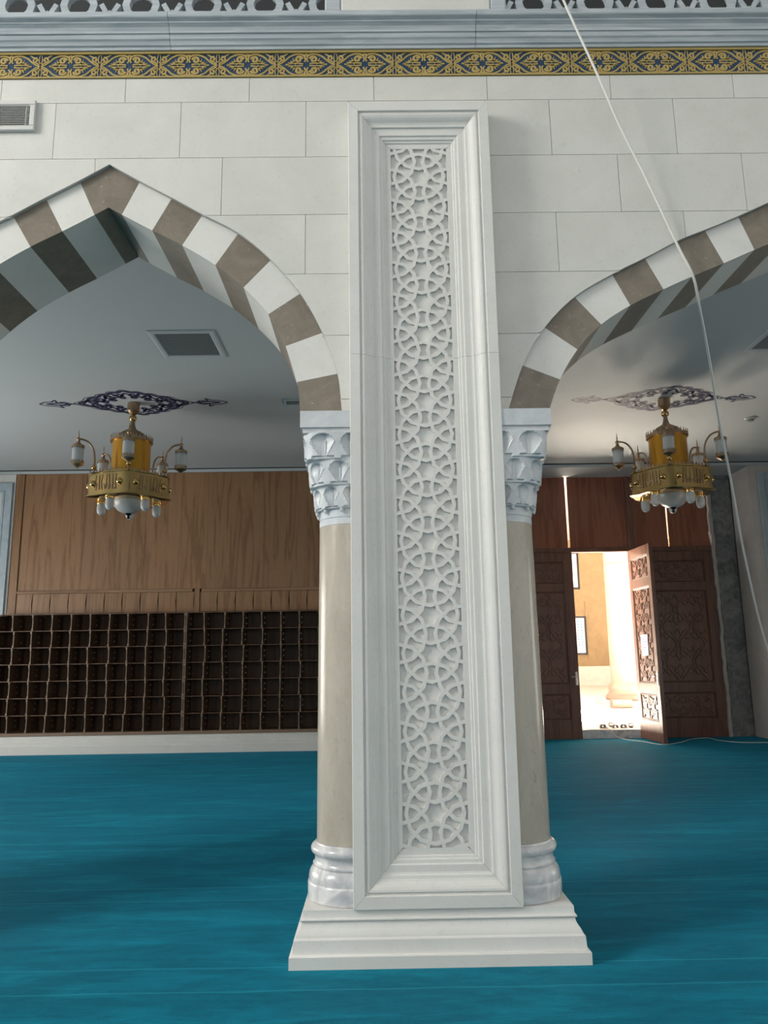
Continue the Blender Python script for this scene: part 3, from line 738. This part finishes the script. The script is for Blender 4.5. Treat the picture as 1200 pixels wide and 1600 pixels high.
# ================================================================= DOORS
def arabesque(w, h, seed, dens=1.0):
    """carved vine relief, symmetrical about the middle, in a w x h panel centred on 0"""
    mb = MB(); rg = random.Random(seed); c = w*0.5; lw = min(0.030, w*0.035)*dens
    rows = max(2, round(h/(w*0.30))); dz = h/rows
    for sx in (1, -1):
        mp = lambda u, v, hh: (sx*u, -hh, v)
        for lane, (xc, amp) in enumerate(((0.13*w, 0.10*w), (0.36*w, 0.09*w))):
            st = [(xc+amp*math.sin(PI*(i+lane*0.5)), -h/2+dz*0.5*i) for i in range(0)]
            st = [(min(max(xc+amp*(1 if (i+lane) % 2 else -1), 0.012), c-0.012), -h/2+h*i/rows) for i in range(rows+1)]
            mb.ribbon(spline(st, 7), lw, 0.017, mp)
            for i in range(rows):
                zc = -h/2+dz*(i+0.5); s_ = 1 if (i+lane) % 2 else -1; r = min(0.095*w, dz*0.36)
                mb.ribbon(spiral(xc-s_*0.035*w, zc, r, rg.uniform(-0.5, 0.5)+(0 if s_ > 0 else PI), 1.35*s_), lw*0.9, 0.016, mp, (1.1, 0.8))
                for q in (-1, 1):
                    x1 = min(max(xc+s_*0.12*w, 0.01), c-0.01)
                    mb.ribbon(spline([(xc+s_*0.03*w, zc), (xc+s_*0.09*w, zc+q*dz*0.12), (x1, zc+q*dz*0.38)], 4), lw*1.3, 0.015, mp, (1.0, 0.2))
        for i in range(rows):
            zc = -h/2+dz*(i+0.5); mb.ribbon(spline([(0.004, zc-dz*0.4), (0.05*w, zc), (0.004, zc+dz*0.4)], 4), lw*0.9, 0.015, mp, (0.4, 0.4))
    return mb
def door_leaf(name, W, label, handle_side, carve, hgt=3.66):
    """built with its hinge edge at the local origin, front face towards local -Y, width along +X"""
    root = empty(name); tag(root, label, 'door', kind='structure')
    t = 0.07; st = 0.115*W/1.2+0.03; rails = [(-0.033, 0.34), (0.83, 1.03), (2.86, 3.03), (3.47, hgt)]
    for a, b in ((0.0, st), (W-st, W)):
        mb = MB(); mb.bbox(a, b, -t/2, t/2, -0.033, hgt, 0.004); mb.build('stile', DOORW, root)
    for a, b in rails:
        mb = MB(); mb.bbox(st+0.001, W-st-0.001, -t/2, t/2, a, b, 0.004); mb.build('rail', DOORW, root)
    for i in range(3):
        za, zb = rails[i][1]+0.001, rails[i+1][0]-0.001; xa, xb = st+0.001, W-st-0.001
        mb = MB(); mb.box(xa, xb, -0.012, 0.012, za, zb); pn = mb.build('panel', DOORP, root)
        for (p, q, r, s) in ((xa, xb, zb-0.028, zb), (xa, xb, za, za+0.028), (xa, xa+0.028, za+0.028, zb-0.028), (xb-0.028, xb, za+0.028, zb-0.028)):
            mb = MB(); mb.bbox(p, q, -0.032, -0.0121, r, s, 0.010); mb.build('panel_moulding', DOORW, pn)
        w, h = xb-xa-0.10, zb-za-0.09
        o = arabesque(w, h, 5+i, carve).build('carving', DOORP, pn, smooth=True); o.location = ((xa+xb)/2, -0.0121, (za+zb)/2)
        if carve > 1.2:
            o2 = o.copy(); COL.objects.link(o2); o2.rotation_euler = (0, 0, PI); o2.location.y = 0.0121
    hx = W-0.055 if handle_side > 0 else 0.055
    for s in ((-1, 1) if handle_side else ()):
        mb = MB(); mb.bbox(-0.022, 0.022, -0.010, 0, -0.13, 0.13, 0.003); hd = mb.build('handle', STEEL, root)
        hd.location = (hx, s*(t/2+0.0005), 1.13); hd.rotation_euler = (0, 0, 0 if s < 0 else PI)
        q = -handle_side*(1 if s < 0 else -1)
        MB().tube([(0, -0.01, 0.035), (0, -0.055, 0.035), (q*0.02, -0.06, 0.035), (q*0.12, -0.06, 0.035)], 0.009, 8).build('lever', STEEL, hd, smooth=True)
        MB().ball((0, -0.012, -0.05), 0.012, 8, 6).build('lock', STEEL, hd)
    return root
DY = 15.67; DZ = 0.034
d1 = door_leaf('door_1', 1.70, 'wide closed carved mahogany door leaf with steel handle, beside the half column', 1, 1.3); d1.location = (2.295, DY, DZ)
d2 = door_leaf('door_3', 1.68, 'wide closed carved mahogany door leaf next to the bare concrete strip', 0, 1.3); d2.location = (5.205, DY, DZ)
d3 = door_leaf('door_2', 1.14, 'narrow carved door leaf standing open into the aisle with a paper notice', 1, 1.25)
d3.location = (5.17, DY-0.045, DZ+0.01); d3.rotation_euler = (0, 0, math.radians(-88.0))
thr = MB(); thr.box(3.998, 5.165, 15.64, 15.95, 0, 0.165)
tag(thr.build('trim_8', BASEM), 'pale marble door threshold in front of the bright courtyard', 'threshold', kind='structure')
tr = empty('trim_9', (4.6, 15.66, 3.7)); tag(tr, 'red plywood panels with daylight gaps above the door lintel', 'panelling', kind='structure')
mb = MB(); mb.bbox(2.28, 6.87, 15.60, 15.74, 3.6975, 3.79, 0.008); put(mb.build('lintel', DOORW, tr))
sl1 = at(886, 800, Y=15.67)[0]; sl2 = at(1043, 826, Y=15.67)[0]; pst = at(982, 800, Y=15.67)[0]
for a, b in ((2.29, sl1-0.022), (sl1+0.022, pst-0.05), (pst+0.05, sl2-0.014), (sl2+0.014, 6.865)):
    mb = MB(); mb.bbox(a, b, 15.665, 15.70, 3.791, 5.284, 0.002); put(mb.build('plywood_panel', PLY, tr))
mb = MB(); mb.bbox(pst-0.049, pst+0.049, 15.625, 15.72, 3.791, 5.284, 0.006); put(mb.build('post', DOORW, tr))
# paper notice on the open leaf (local x along the leaf, lit side)
pc = at(1007, 1008, X=5.15); th = math.radians(-88.0); ld = d3.location.y-pc[1]
nl = d3.matrix_basis @ Vector((ld, -0.0380, pc[2]-d3.location.z))
nt = empty('paper_notice', nl); nt.rotation_euler = (0, 0, th); tag(nt, 'sheet of white paper taped to the open carved door leaf', 'notice')
MB().box(-0.17, 0.17, -0.0008, 0.0008, -0.20, 0.20).build('sheet', PAPER, nt)
for i, wl in enumerate((0.10, 0.13, 0.09, 0.12, 0.07)):
    MB().box(-wl, wl, -0.0014, -0.0009, 0.12-0.055*i-0.008, 0.12-0.055*i+0.008).build('text_line', INK, nt)

# ================================================================= CHANDELIERS
def medallion(cx, cy, label):
    root = empty('ceiling_medallion', (cx, cy, ZC)); tag(root, label, 'medallion', 'painted medallions around the chandelier roses')
    mp = lambda u, v, h: (u, v, -0.0012-h)
    def outline(k, n=120):
        pts = []
        for i in range(n+1):
            a = 2*PI*i/n; c, s = math.cos(a), math.sin(a)
            r = 1/((abs(c)/0.86)**1.25+(abs(s)/0.56)**1.25)**(1/1.25)
            r *= k*(1+0.035*math.cos(16*a)); pts.append((r*c, r*s))
        return pts
    mb = MB(); mb.ribbon(outline(1.0), 0.016, 0.001, mp); mb.build('outer_line', NAVYP, root)
    mb = MB(); mb.ribbon(outline(0.905), 0.062, 0.001, mp); mb.build('border', NAVYP, root)
    mb = MB(); rg = random.Random(11)
    for sx in (1, -1):
        for sy in (1, -1):
            mq = lambda u, v, h: (sx*u, sy*v, -0.0012-h)
            for (x, y, r, a, t) in ((0.58, 0.07, 0.070, 2.6, 1.2), (0.44, 0.17, 0.085, 0.4, -1.3), (0.27, 0.28, 0.085, 3.4, 1.2), (0.10, 0.36, 0.075, 0.2, -1.2), (0.40, 0.055, 0.055, 0.5, 1.1), (0.24, 0.15, 0.060, 2.0, -1.2), (0.09, 0.24, 0.050, 1.0, 1.1)):
                mb.ribbon(spiral(x, y, r, a, t), 0.044, 0.001, mq, (1.3, 0.9))
            mb.ribbon(spline([(0.74, 0.0), (0.60, 0.15), (0.42, 0.08), (0.30, 0.30), (0.14, 0.26), (0.0, 0.44)], 6), 0.038, 0.001, mq)
            for (x, y, X, Y_) in ((0.50, 0.16, 0.44, 0.25), (0.32, 0.27, 0.30, 0.36), (0.16, 0.36, 0.18, 0.44), (0.62, 0.10, 0.68, 0.13), (0.36, 0.09, 0.25, 0.15)):
                mb.ribbon([(x, y), ((x+X)/2+0.02, (y+Y_)/2), (X, Y_)], 0.055, 0.001, mq, (1, 0.2))
    mb.build('arabesque', NAVYP, root)
    for sx in (1, -1):
        mq = lambda u, v, h: (sx*u, v, -0.0012-h); mb = MB()
        for sy in (1, -1):
            mb.ribbon(spline([(0.84, 0), (0.93, sy*0.012), (1.0, sy*0.085), (1.10, sy*0.06), (1.09, sy*0.17), (1.17, sy*0.10), (1.27, sy*0.085), (1.38, sy*0.01)], 6), 0.030, 0.001, mq)
            mb.ribbon(spline([(0.95, 0), (1.04, sy*0.04), (1.16, sy*0.035), (1.28, 0)], 5), 0.044, 0.001, mq)
        mb.build('end_cartouche', NAVYP, root)
    return root
def chandelier(cx, cy, label, rot):
    root = empty('chandelier', (cx, cy, ZC-0.003)); tag(root, label, 'chandelier', 'brass lantern chandeliers of the aisle')
    B = -ZC+0.003
    def bl(prof, nm, m, par=root, seg=40, **k): return MB().lathe([(r, z+B) for r, z in prof], seg, **k).build(nm, m, par, smooth=True)
    bl([(0.001, 5.355), (0.085, 5.355), (0.088, 5.34), (0.088, 5.235), (0.080, 5.228), (0.05, 5.19), (0.028, 5.18), (0.001, 5.18)], 'ceiling_rose', AGED, seg=16)
    mb = MB(); mb.ball((0, 0, 5.125+B), 0.056); mb.build('ball', BRASS, root, smooth='full')
    bl([(0.001, 5.085), (0.030, 5.085), (0.034, 5.03), (0.042, 5.00), (0.050, 4.97), (0.075, 4.945), (0.13, 4.915), (0.19, 4.872), (0.235, 4.82), (0.262, 4.775), (0.292, 4.765), (0.292, 4.75), (0.001, 4.75)], 'dome', AGED)
    bl([(0.001, 4.749), (0.270, 4.749), (0.270, 4.231), (0.001, 4.231)], 'amber_cylinder', AMBER)
    mb = MB()
    for k in range(36):
        a = 2*PI*k/36; pts = []
        for u, v in ((-0.022, 0), (0.022, 0), (0.026, 0.035), (0.012, 0.05), (0, 0.095), (-0.012, 0.05), (-0.026, 0.035)): pts.append((u, v))
        ca, sa = math.cos(a), math.sin(a)
        mb.prism(pts, 0.292, 0.297, lambda u, v, h: (h*ca-u*sa, h*sa+u*ca, 4.752+B+v))
    mb.build('crown_cresting', AGED, root)['kind'] = 'stuff'
    lob = lambda a: 1+0.055*math.cos(5*(a-rot))+0.022*math.cos(10*(a-rot))
    drum = bl([(0.27, 4.230), (0.50, 4.228), (0.530, 4.222), (0.535, 4.205), (0.528, 4.198), (0.528, 3.925), (0.535, 3.912), (0.558, 3.905), (0.560, 3.888), (0.545, 3.880), (0.30, 3.884), (0.001, 3.884)], 'drum', BRASS, seg=120, rf=lob)
    mb = MB()
    for k in range(60):
        a = 2*PI*k/60; r = 0.515*lob(a); ca, sa = math.cos(a), math.sin(a); hh = 0.05 if k % 2 else 0.032
        mb.prism([(-0.018, 0), (0.018, 0), (0.012, hh*0.6), (0, hh), (-0.012, hh*0.6)], r-0.002, r+0.003, lambda u, v, h: (h*ca-u*sa, h*sa+u*ca, 4.226+B+v))
    mb.build('drum_cresting', AGED, drum)['kind'] = 'stuff'
    for k in range(5):
        for s in (-1, 1):
            a = rot+2*PI*k/5+s*0.20; r = 0.528*lob(a)+0.004
            mb = MB(); mb.ball((r*math.cos(a), r*math.sin(a), 4.06+B), 0.046, 12, 8); mb.build('boss', BRASS, drum, smooth='full')
        am = rot+2*PI*(k+0.5)/5; mb = MB()
        mpd = lambda u, v, h: ((0.530*lob(am+u/0.5)+h)*math.cos(am+u/0.5), (0.530*lob(am+u/0.5)+h)*math.sin(am+u/0.5), 4.06+B+v)
        rg = random.Random(k)
        for q in range(7):
            u = -0.165+0.055*q; mb.ribbon(spline([(u, -0.10), (u+rg.uniform(-0.02, 0.02), 0.0), (u+rg.uniform(-0.01, 0.03), 0.11)], 4), 0.014, 0.007, mpd, (0.6, 1))
        for q in range(4): mb.ribbon(spiral(-0.13+0.085*q, -0.055, 0.04, rg.uniform(0, 6), 0.8, 12, 0.5), 0.014, 0.006, mpd)
        mb.build('relief_panel', AGED, drum)
    for k in range(5):
        a = rot+2*PI*k/5; ca, sa = math.cos(a), math.sin(a); P = lambda r, z: (r*ca, r*sa, z+B)
        arm = MB().tube([P(*q) for q in spline([(0.50, 4.10), (0.505, 4.30), (0.505, 4.45), (0.53, 4.58), (0.60, 4.675), (0.68, 4.705), (0.735, 4.702)], 5)], 0.014, 8).build('arm', AGED, root, smooth='full')
        mb = MB(); mb.ball(P(0.508, 4.32), 0.036, 10, 7); mb.build('arm_knop', BRASS, arm, smooth='full')
        lx, ly = 0.735*ca, 0.735*sa
        def ll(prof, nm, m, par, seg=20): return MB().lathe([(r, z+B) for r, z in prof], seg, cx=lx, cy=ly).build(nm, m, par, smooth=True)
        lan = ll([(0.001, 4.60), (0.077, 4.60), (0.077, 4.345), (0.001, 4.345)], 'lantern_glass', GLASS, root)
        ll([(0.001, 4.685), (0.018, 4.68), (0.024, 4.66), (0.03, 4.645), (0.055, 4.628), (0.078, 4.615), (0.086, 4.61), (0.086, 4.585), (0.080, 4.585), (0.080, 4.601), (0.001, 4.601)], 'lantern_cap', AGED, lan)
        ll([(0.001, 4.344), (0.080, 4.344), (0.080, 4.362), (0.087, 4.362), (0.087, 4.335), (0.070, 4.322), (0.040, 4.306), (0.012, 4.288), (0.008, 4.270), (0.001, 4.266)], 'lantern_base', AGED, lan)
        mb = MB(); mb.ball((lx, ly, 4.70+B), 0.030, 10, 7); mb.tube([(lx, ly, 4.72+B), (lx, ly, 4.80+B), (lx, ly, 4.835+B)], [0.009, 0.006, 0.003], 6); mb.ball((lx, ly, 4.765+B), 0.013, 8, 5); mb.build('lantern_finial', AGED, lan, smooth=True)
        mb = MB()
        for q in range(14):
            b = 2*PI*q/14; cb, sb = math.cos(b), math.sin(b)
            for (z, sg) in ((4.586, -1), (4.367, 1)):
                mb.prism([(-0.016, 0), (0.016, 0), (0, sg*0.028)], 0.0805, 0.0845, lambda u, v, h: (lx+h*cb-u*sb, ly+h*sb+u*cb, z+B+v))
        mb.build('lantern_teeth', AGED, lan)['kind'] = 'stuff'
    for k in range(5):
        a = rot+2*PI*(k+0.5)/5; bx, by = 0.40*math.cos(a), 0.40*math.sin(a)
        soc = MB().lathe([(0.001, 3.883+B), (0.066, 3.883+B), (0.070, 3.86+B), (0.064, 3.845+B), (0.001, 3.845+B)], 16, cx=bx, cy=by).build('bulb_socket', BRASS, root, smooth=True)
        MB().lathe([(0.055, 3.8445+B), (0.061, 3.81+B), (0.062, 3.76+B), (0.056, 3.725+B), (0.040, 3.700+B), (0.020, 3.688+B), (0.001, 3.685+B)], 18, cx=bx, cy=by).build('bulb', GLASS, soc, smooth=True)
    bowl = bl([(0.225, 3.883), (0.222, 3.85), (0.20, 3.80), (0.15, 3.745), (0.09, 3.712), (0.03, 3.70), (0.001, 3.70)], 'bowl', GLASS)
    mb = MB(); mb.lathe([(0.001, 3.699+B), (0.05, 3.703+B), (0.03, 3.68+B), (0.012, 3.665+B), (0.001, 3.66+B)], 14); mb.ball((0, 0, 3.645+B), 0.022, 8, 6); mb.build('bowl_finial', DARKM, bowl, smooth=True)
    return root
cl = at(209, 630, Z=ZC); crt = at(1037, 623, Z=ZC)
medallion(cl[0], cl[1], 'navy painted arabesque medallion on the ceiling above the shoe-rack side chandelier')
medallion(crt[0], crt[1], 'navy painted arabesque medallion on the ceiling above the door side chandelier')
chandelier(cl[0], cl[1], 'brass chandelier with frosted lanterns hanging in front of the oak panelling', math.radians(-75))
chandelier(crt[0], crt[1], 'brass chandelier with frosted lanterns hanging in front of the door', math.radians(-110.5))

# ================================================================= SMALL FITTINGS
def ceiling_vent(x0, x1, y0, y1, label, rim=0.075):
    root = empty('ceiling_vent', ((x0+x1)/2, (y0+y1)/2, ZC)); tag(root, label, 'vent', 'ceiling vents')
    hx, hy_ = (x1-x0)/2, (y1-y0)/2; z0, z1 = -0.020, -0.001; mb = MB()
    pr = [(0, z1), (0, -0.008), (rim*0.25, z0), (rim*0.8, z0), (rim, -0.010), (rim, z1)]
    n = len(pr)
    for sx, sy in ((-1, -1), (1, -1), (1, 1), (-1, 1)):
        for d, z in pr: mb.v.append((sx*(hx-d), sy*(hy_-d), z))
    for c in range(4):
        for i in range(n): mb.f.append((c*n+i, ((c+1) % 4)*n+i, ((c+1) % 4)*n+(i+1) % n, c*n+(i+1) % n))
    mb.build('vent_frame', CEILM, root)
    MB().box(-hx+rim+0.001, hx-rim-0.001, -hy_+rim+0.001, hy_-rim-0.001, -0.004, -0.001).build('vent_back', GRILLE, root)
    mb = MB(); k = max(4, int((y1-y0-2*rim)/0.022))
    for i in range(k):
        y = -hy_+rim+0.008+(2*hy_-2*rim-0.016)*i/(k-1); mb.box(-hx+rim+0.002, hx-rim-0.002, y-0.003, y+0.003, -0.012, -0.0045)
    o = mb.build('grille', GRILLE, root); o['kind'] = 'stuff'
a = at(228, 516, Z=ZC); b = at(357, 557, Z=ZC); ceiling_vent(a[0], b[0]-0.01, a[1], b[1], 'large square ceiling vent inside the narrow arch')
a = at(443, 624, Z=ZC); ceiling_vent(a[0], a[0]+0.55, a[1], a[1]+0.22, 'small slot ceiling vent next to the narrow arch haunch', 0.02)
a = at(1160, 548, Z=ZC); ceiling_vent(a[0], a[0]+0.82, a[1]-0.82, a[1], 'large square ceiling vent near the wide arch and the hanging cable')
sp_ = at(1172, 653, Z=ZC); sd = empty('smoke_detector', (sp_[0], sp_[1], ZC)); tag(sd, 'small round ceiling smoke detector past the door side chandelier', 'smoke detector')
MB().lathe([(0.001, -0.001), (0.085, -0.001), (0.088, -0.012), (0.075, -0.03), (0.001, -0.03)], 20).build('base', WHITEP, sd, smooth=True)
MB().lathe([(0.001, -0.0305), (0.05, -0.0305), (0.05, -0.05), (0.035, -0.062), (0.001, -0.064)], 16).build('sensor', GRILLE, sd, smooth=True)
# wall vent
va = at(56, 157, Y=4.58); vb = at(54, 204, Y=4.58); vx1 = (va[0]+vb[0])/2; vz1, vz0 = va[2], vb[2]; vx0 = vx1-0.72
wv = empty('wall_vent', ((vx0+vx1)/2, YF, vz0)); tag(wv, 'white louvred air vent on the limestone wall under the frieze', 'vent')
rim = 0.036
for (p_, q, r, s) in ((vx0, vx1, vz1-rim, vz1), (vx0, vx1, vz0, vz0+rim), (vx0, vx0+rim, vz0+rim, vz1-rim), (vx1-rim, vx1, vz0+rim, vz1-rim)):
    mb = MB(); mb.bbox(p_, q, 4.572, 4.5985, r, s, 0.005); put(mb.build('vent_frame', WHITEP, wv))
put(MB().box(vx0+rim, vx1-rim, 4.594, 4.5985, vz0+rim, vz1-rim).build('vent_back', SHADOW, wv))
for i in range(12):
    z = vz0+rim+(vz1-vz0-2*rim)*(i+0.5)/12; mb = MB()
    mb.add([(vx0+rim, 4.577, z-0.003), (vx1-rim, 4.577, z-0.003), (vx1-rim, 4.577, z), (vx0+rim, 4.577, z), (vx0+rim, 4.592, z+0.004), (vx1-rim, 4.592, z+0.004), (vx1-rim, 4.592, z+0.007), (vx0+rim, 4.592, z+0.007)],
           [(0, 1, 2, 3), (4, 7, 6, 5), (0, 4, 5, 1), (3, 2, 6, 7), (0, 3, 7, 4), (1, 5, 6, 2)]); put(mb.build('louvre', WHITEP, wv))
put(MB().box(vx1-0.065, vx1-0.061, 4.580, 4.592, vz0+rim, vz1-rim).build('louvre_bar', WHITEP, wv))

# hanging cable: over the balustrade, past the arch edge, down into the aisle
cp = [at(858, -60, Y=4.44), at(882, 4, Y=4.44), at(936, 122, Y=4.46), at(968, 196, Y=4.50), at(1010, 280, Y=4.54), at(1060, 386, Y=4.58), at(1083, 432, Y=4.605), at(1093, 480, Y=4.75), at(1108, 560, Y=5.1),
      at(1124, 660, Y=5.6), at(1142, 750, Y=6.1), at(1166, 880, Y=6.9), at(1200, 1015, Y=7.9), at(1262, 1180, Y=9.2)]
e = cp[-1]; cp += [(e[0]+0.35, e[1]+0.7, 0.012), (e[0]+0.9, e[1]+1.3, 0.010)]
tag(MB().tube(spline([(6.0*0+cp[0][0]-0.02, 4.50, cp[0][2]+0.45)]+cp, 6), 0.0085, 8).build('hanging_cable', WIRE, smooth='full'), 'white cable hanging from the gallery balustrade past the wide arch', 'cable')
fp = [at(880, 1142, Z=0.012), at(903, 1147, Z=0.012), ]
wp = [(4.02, 15.60, 0.17), (4.3, 15.62, 0.172), (4.55, 15.60, 0.174), (4.62, 15.55, 0.06), (4.75, 15.35, 0.008), (4.95, 14.95, 0.007), (5.12, 14.42, 0.007)]
wp += [at(1062, 1160, Z=0.007), at(1080, 1155, Z=0.007), at(1105, 1153, Z=0.007), at(1125, 1157, Z=0.007), at(1160, 1160, Z=0.007), at(1205, 1160, Z=0.007)]
tag(MB().tube(spline(wp, 6), 0.007, 6).build('floor_cable', WIRE, smooth='full'), 'thin white cable trailing from the threshold across the carpet', 'cable')

# ================================================================= COURTYARD
GZ = 0.12
gr = MB(); gr.add([(-30, 15.9, GZ), (45, 15.9, GZ), (45, 60, GZ), (-30, 60, GZ)], [(0, 1, 2, 3)])
tag(gr.build('floor_courtyard', PAVE), 'sunlit pale stone paving of the courtyard outside the door', 'paving', kind='structure')
tag(MB().box(-14, 14, 15.901, 16.3, 5.30, 11.0).build('wall_outer', PAVE), 'outer stone wall above the entrance', 'wall', kind='structure')
tag(MB().box(-14, 2.28, 15.901, 16.3, 0, 5.299).build('wall_outer_left', PAVE), 'outer stone wall on the shoe-rack side of the entrance', 'wall', kind='structure')
tag(MB().box(6.875, 14, 15.901, 16.3, 0, 5.299).build('wall_outer_right', PAVE), 'outer stone wall on the far side of the entrance', 'wall', kind='structure')
pr_ = empty('added_shade_roof', (4.6, 32, 7.62)); tag(pr_, 'flat stone roof on the courtyard column, added to shade the courtyard', 'roof')  # unseen roof, added so the sun reaches only a strip of paving
put(MB().box(-20, 30, 20.8, 42, 7.62, 8.1).build('roof_slab', PAVE, pr_))
put(MB().box(-20, 30, 20.8, 21.6, 8.101, 8.5).build('parapet', PAVE, pr_))
cyY = 24.0
c0 = at(948, 1000, Y=cyY); cR = 0.80; ccx = at(952, 1000, Y=cyY)[0]+cR
oc = empty('portico_column', (ccx, cyY, GZ)); tag(oc, 'thick rose limestone column standing in the courtyard outside the door', 'column')
zb = at(960, 1064, Y=cyY)[2]-GZ
MB().lathe([(0.001, zb), (cR, zb), (cR, zb+1.0), (cR*0.985, 4.3), (0.001, 4.3)], 40).build('lower_drum', OUTCOL, oc, smooth=True)
MB().lathe([(0.001, 4.31), (cR*0.985, 4.31), (cR*0.95, 7.5), (0.001, 7.5)], 40).build('upper_drum', OUTCOL, oc, smooth=True)
MB().lathe([(0.001, 0.16), (cR*1.22, 0.16), (cR*1.25, 0.22), (cR*1.22, 0.30), (cR*1.12, 0.36), (cR*1.10, 0.44), (cR*1.13, 0.50), (cR*1.10, zb-0.12), (cR*1.03, zb-0.04), (cR*1.01, zb-0.001), (0.001, zb-0.001)], 40).build('base', OUTCOL, oc, smooth=True)
MB().box(-cR*1.3, cR*1.3, -cR*1.3, cR*1.3, 0, 0.159).build('plinth', PAVE, oc)
FY = 40.0
fb = empty('courtyard_building', (4.6+5, FY, GZ)); tag(fb, 'warm sandstone building across the courtyard with white windows', 'building')
zled = at(930, 1041, Y=FY)[2]
put(MB().box(-6, 26, FY, FY+2, GZ, 10).build('wall', SAND, fb))
put(MB().box(-6, 26, FY-0.30, FY-0.001, GZ, zled).build('base_ledge', PAVE, fb))
def facade_window(px0, py0, px1, py1, cells):
    a = at(px0, py0, Y=FY); b = at(px1, py1, Y=FY); xa, xb, za, zb_ = a[0], b[0], b[2], a[2]
    mb = MB(); t = 0.09
    for (p_, q, r, s) in ((xa-t, xb+t, zb_, zb_+t), (xa-t, xb+t, za-t, za), (xa-t, xa, za, zb_), (xb, xb+t, za, zb_)): mb.box(p_, q, FY-0.08, FY-0.001, r, s)
    w = put(mb.build('window', SHADOW if False else DARKM, fb))
    o = MB().box(xa, xb, FY-0.03, FY-0.001, za, zb_).build('pane', GLAZE, w)
    if cells:
        for i in range(3):
            for j in range(9):
                x = xa+(xb-xa)*(0.3+0.25*i); z = za+(zb_-za)*(0.22+0.085*j)
                o = MB().box(x-0.035, x+0.035, FY-0.034, FY-0.0301, z-0.045, z+0.045).build('tile', TILEB, w)
facade_window(890, 966, 915.5, 1020, True)
facade_window(880, 866, 903, 918, False)
# framed surround and stone courses
for (px0, py0, px1, py1) in ((886, 940, 919, 1028),):
    a = at(px0, py0, Y=FY); b = at(px1, py1, Y=FY); t = 0.10
    for (p_, q, r, s) in ((a[0]-t, b[0]+t, a[2], a[2]+t), (a[0]-t, b[0]+t, b[2]-t, b[2]), (b[0], b[0]+t, b[2], a[2])):
        put(MB().box(p_, q, FY-0.05, FY-0.001, r, s).build('surround', SAND, fb))
blk = at(971, 1106, Z=GZ); sb = empty('stone_block', (blk[0], blk[1], GZ)); tag(sb, 'small tan stone block lying on the paving by the column', 'stone block')
mb = MB(); mb.bbox(-0.28, 0.28, -0.15, 0.15, 0, 0.24, 0.02); mb.build('block', OUTCOL, sb)
def sandal(x, y, rz, m, label):
    root = empty('sandal', (x, y, GZ+0.001)); root.rotation_euler = (0, 0, rz); tag(root, label, 'sandal', 'sandals left on the doorstep')
    ol = []
    for i in range(20):
        a = 2*PI*i/20; yy = 0.14*math.sin(a); w = 0.048-0.010*math.cos(2*a)*0.5+0.006*math.sin(a); ol.append((w*math.cos(a), yy))
    MB().prism(ol, 0, 0.025, lambda u, v, h: (u, v, h)).build('sole', m, root)
    mb = MB()
    for k, yy in enumerate((0.02, 0.07)):
        mb.ribbon([(0.05*math.cos(PI*i/8), 0.026+0.055*math.sin(PI*i/8)) for i in range(9)], 0.010, 0.04, lambda u, v, h: (u, yy+h-0.02, v))
    mb.build('strap', m, root)
sx = [(944, 1137), (955, 1134), (963, 1138), (976, 1137), (986, 1135)]
for i, (px, py) in enumerate(sx):
    q = at(px, py, Z=GZ+0.02); sandal(q[0], q[1], [0.3, -0.2, 0.15, 0.2, -0.25][i], LEATH, 'worn dark sandal left outside on the doorstep paving')
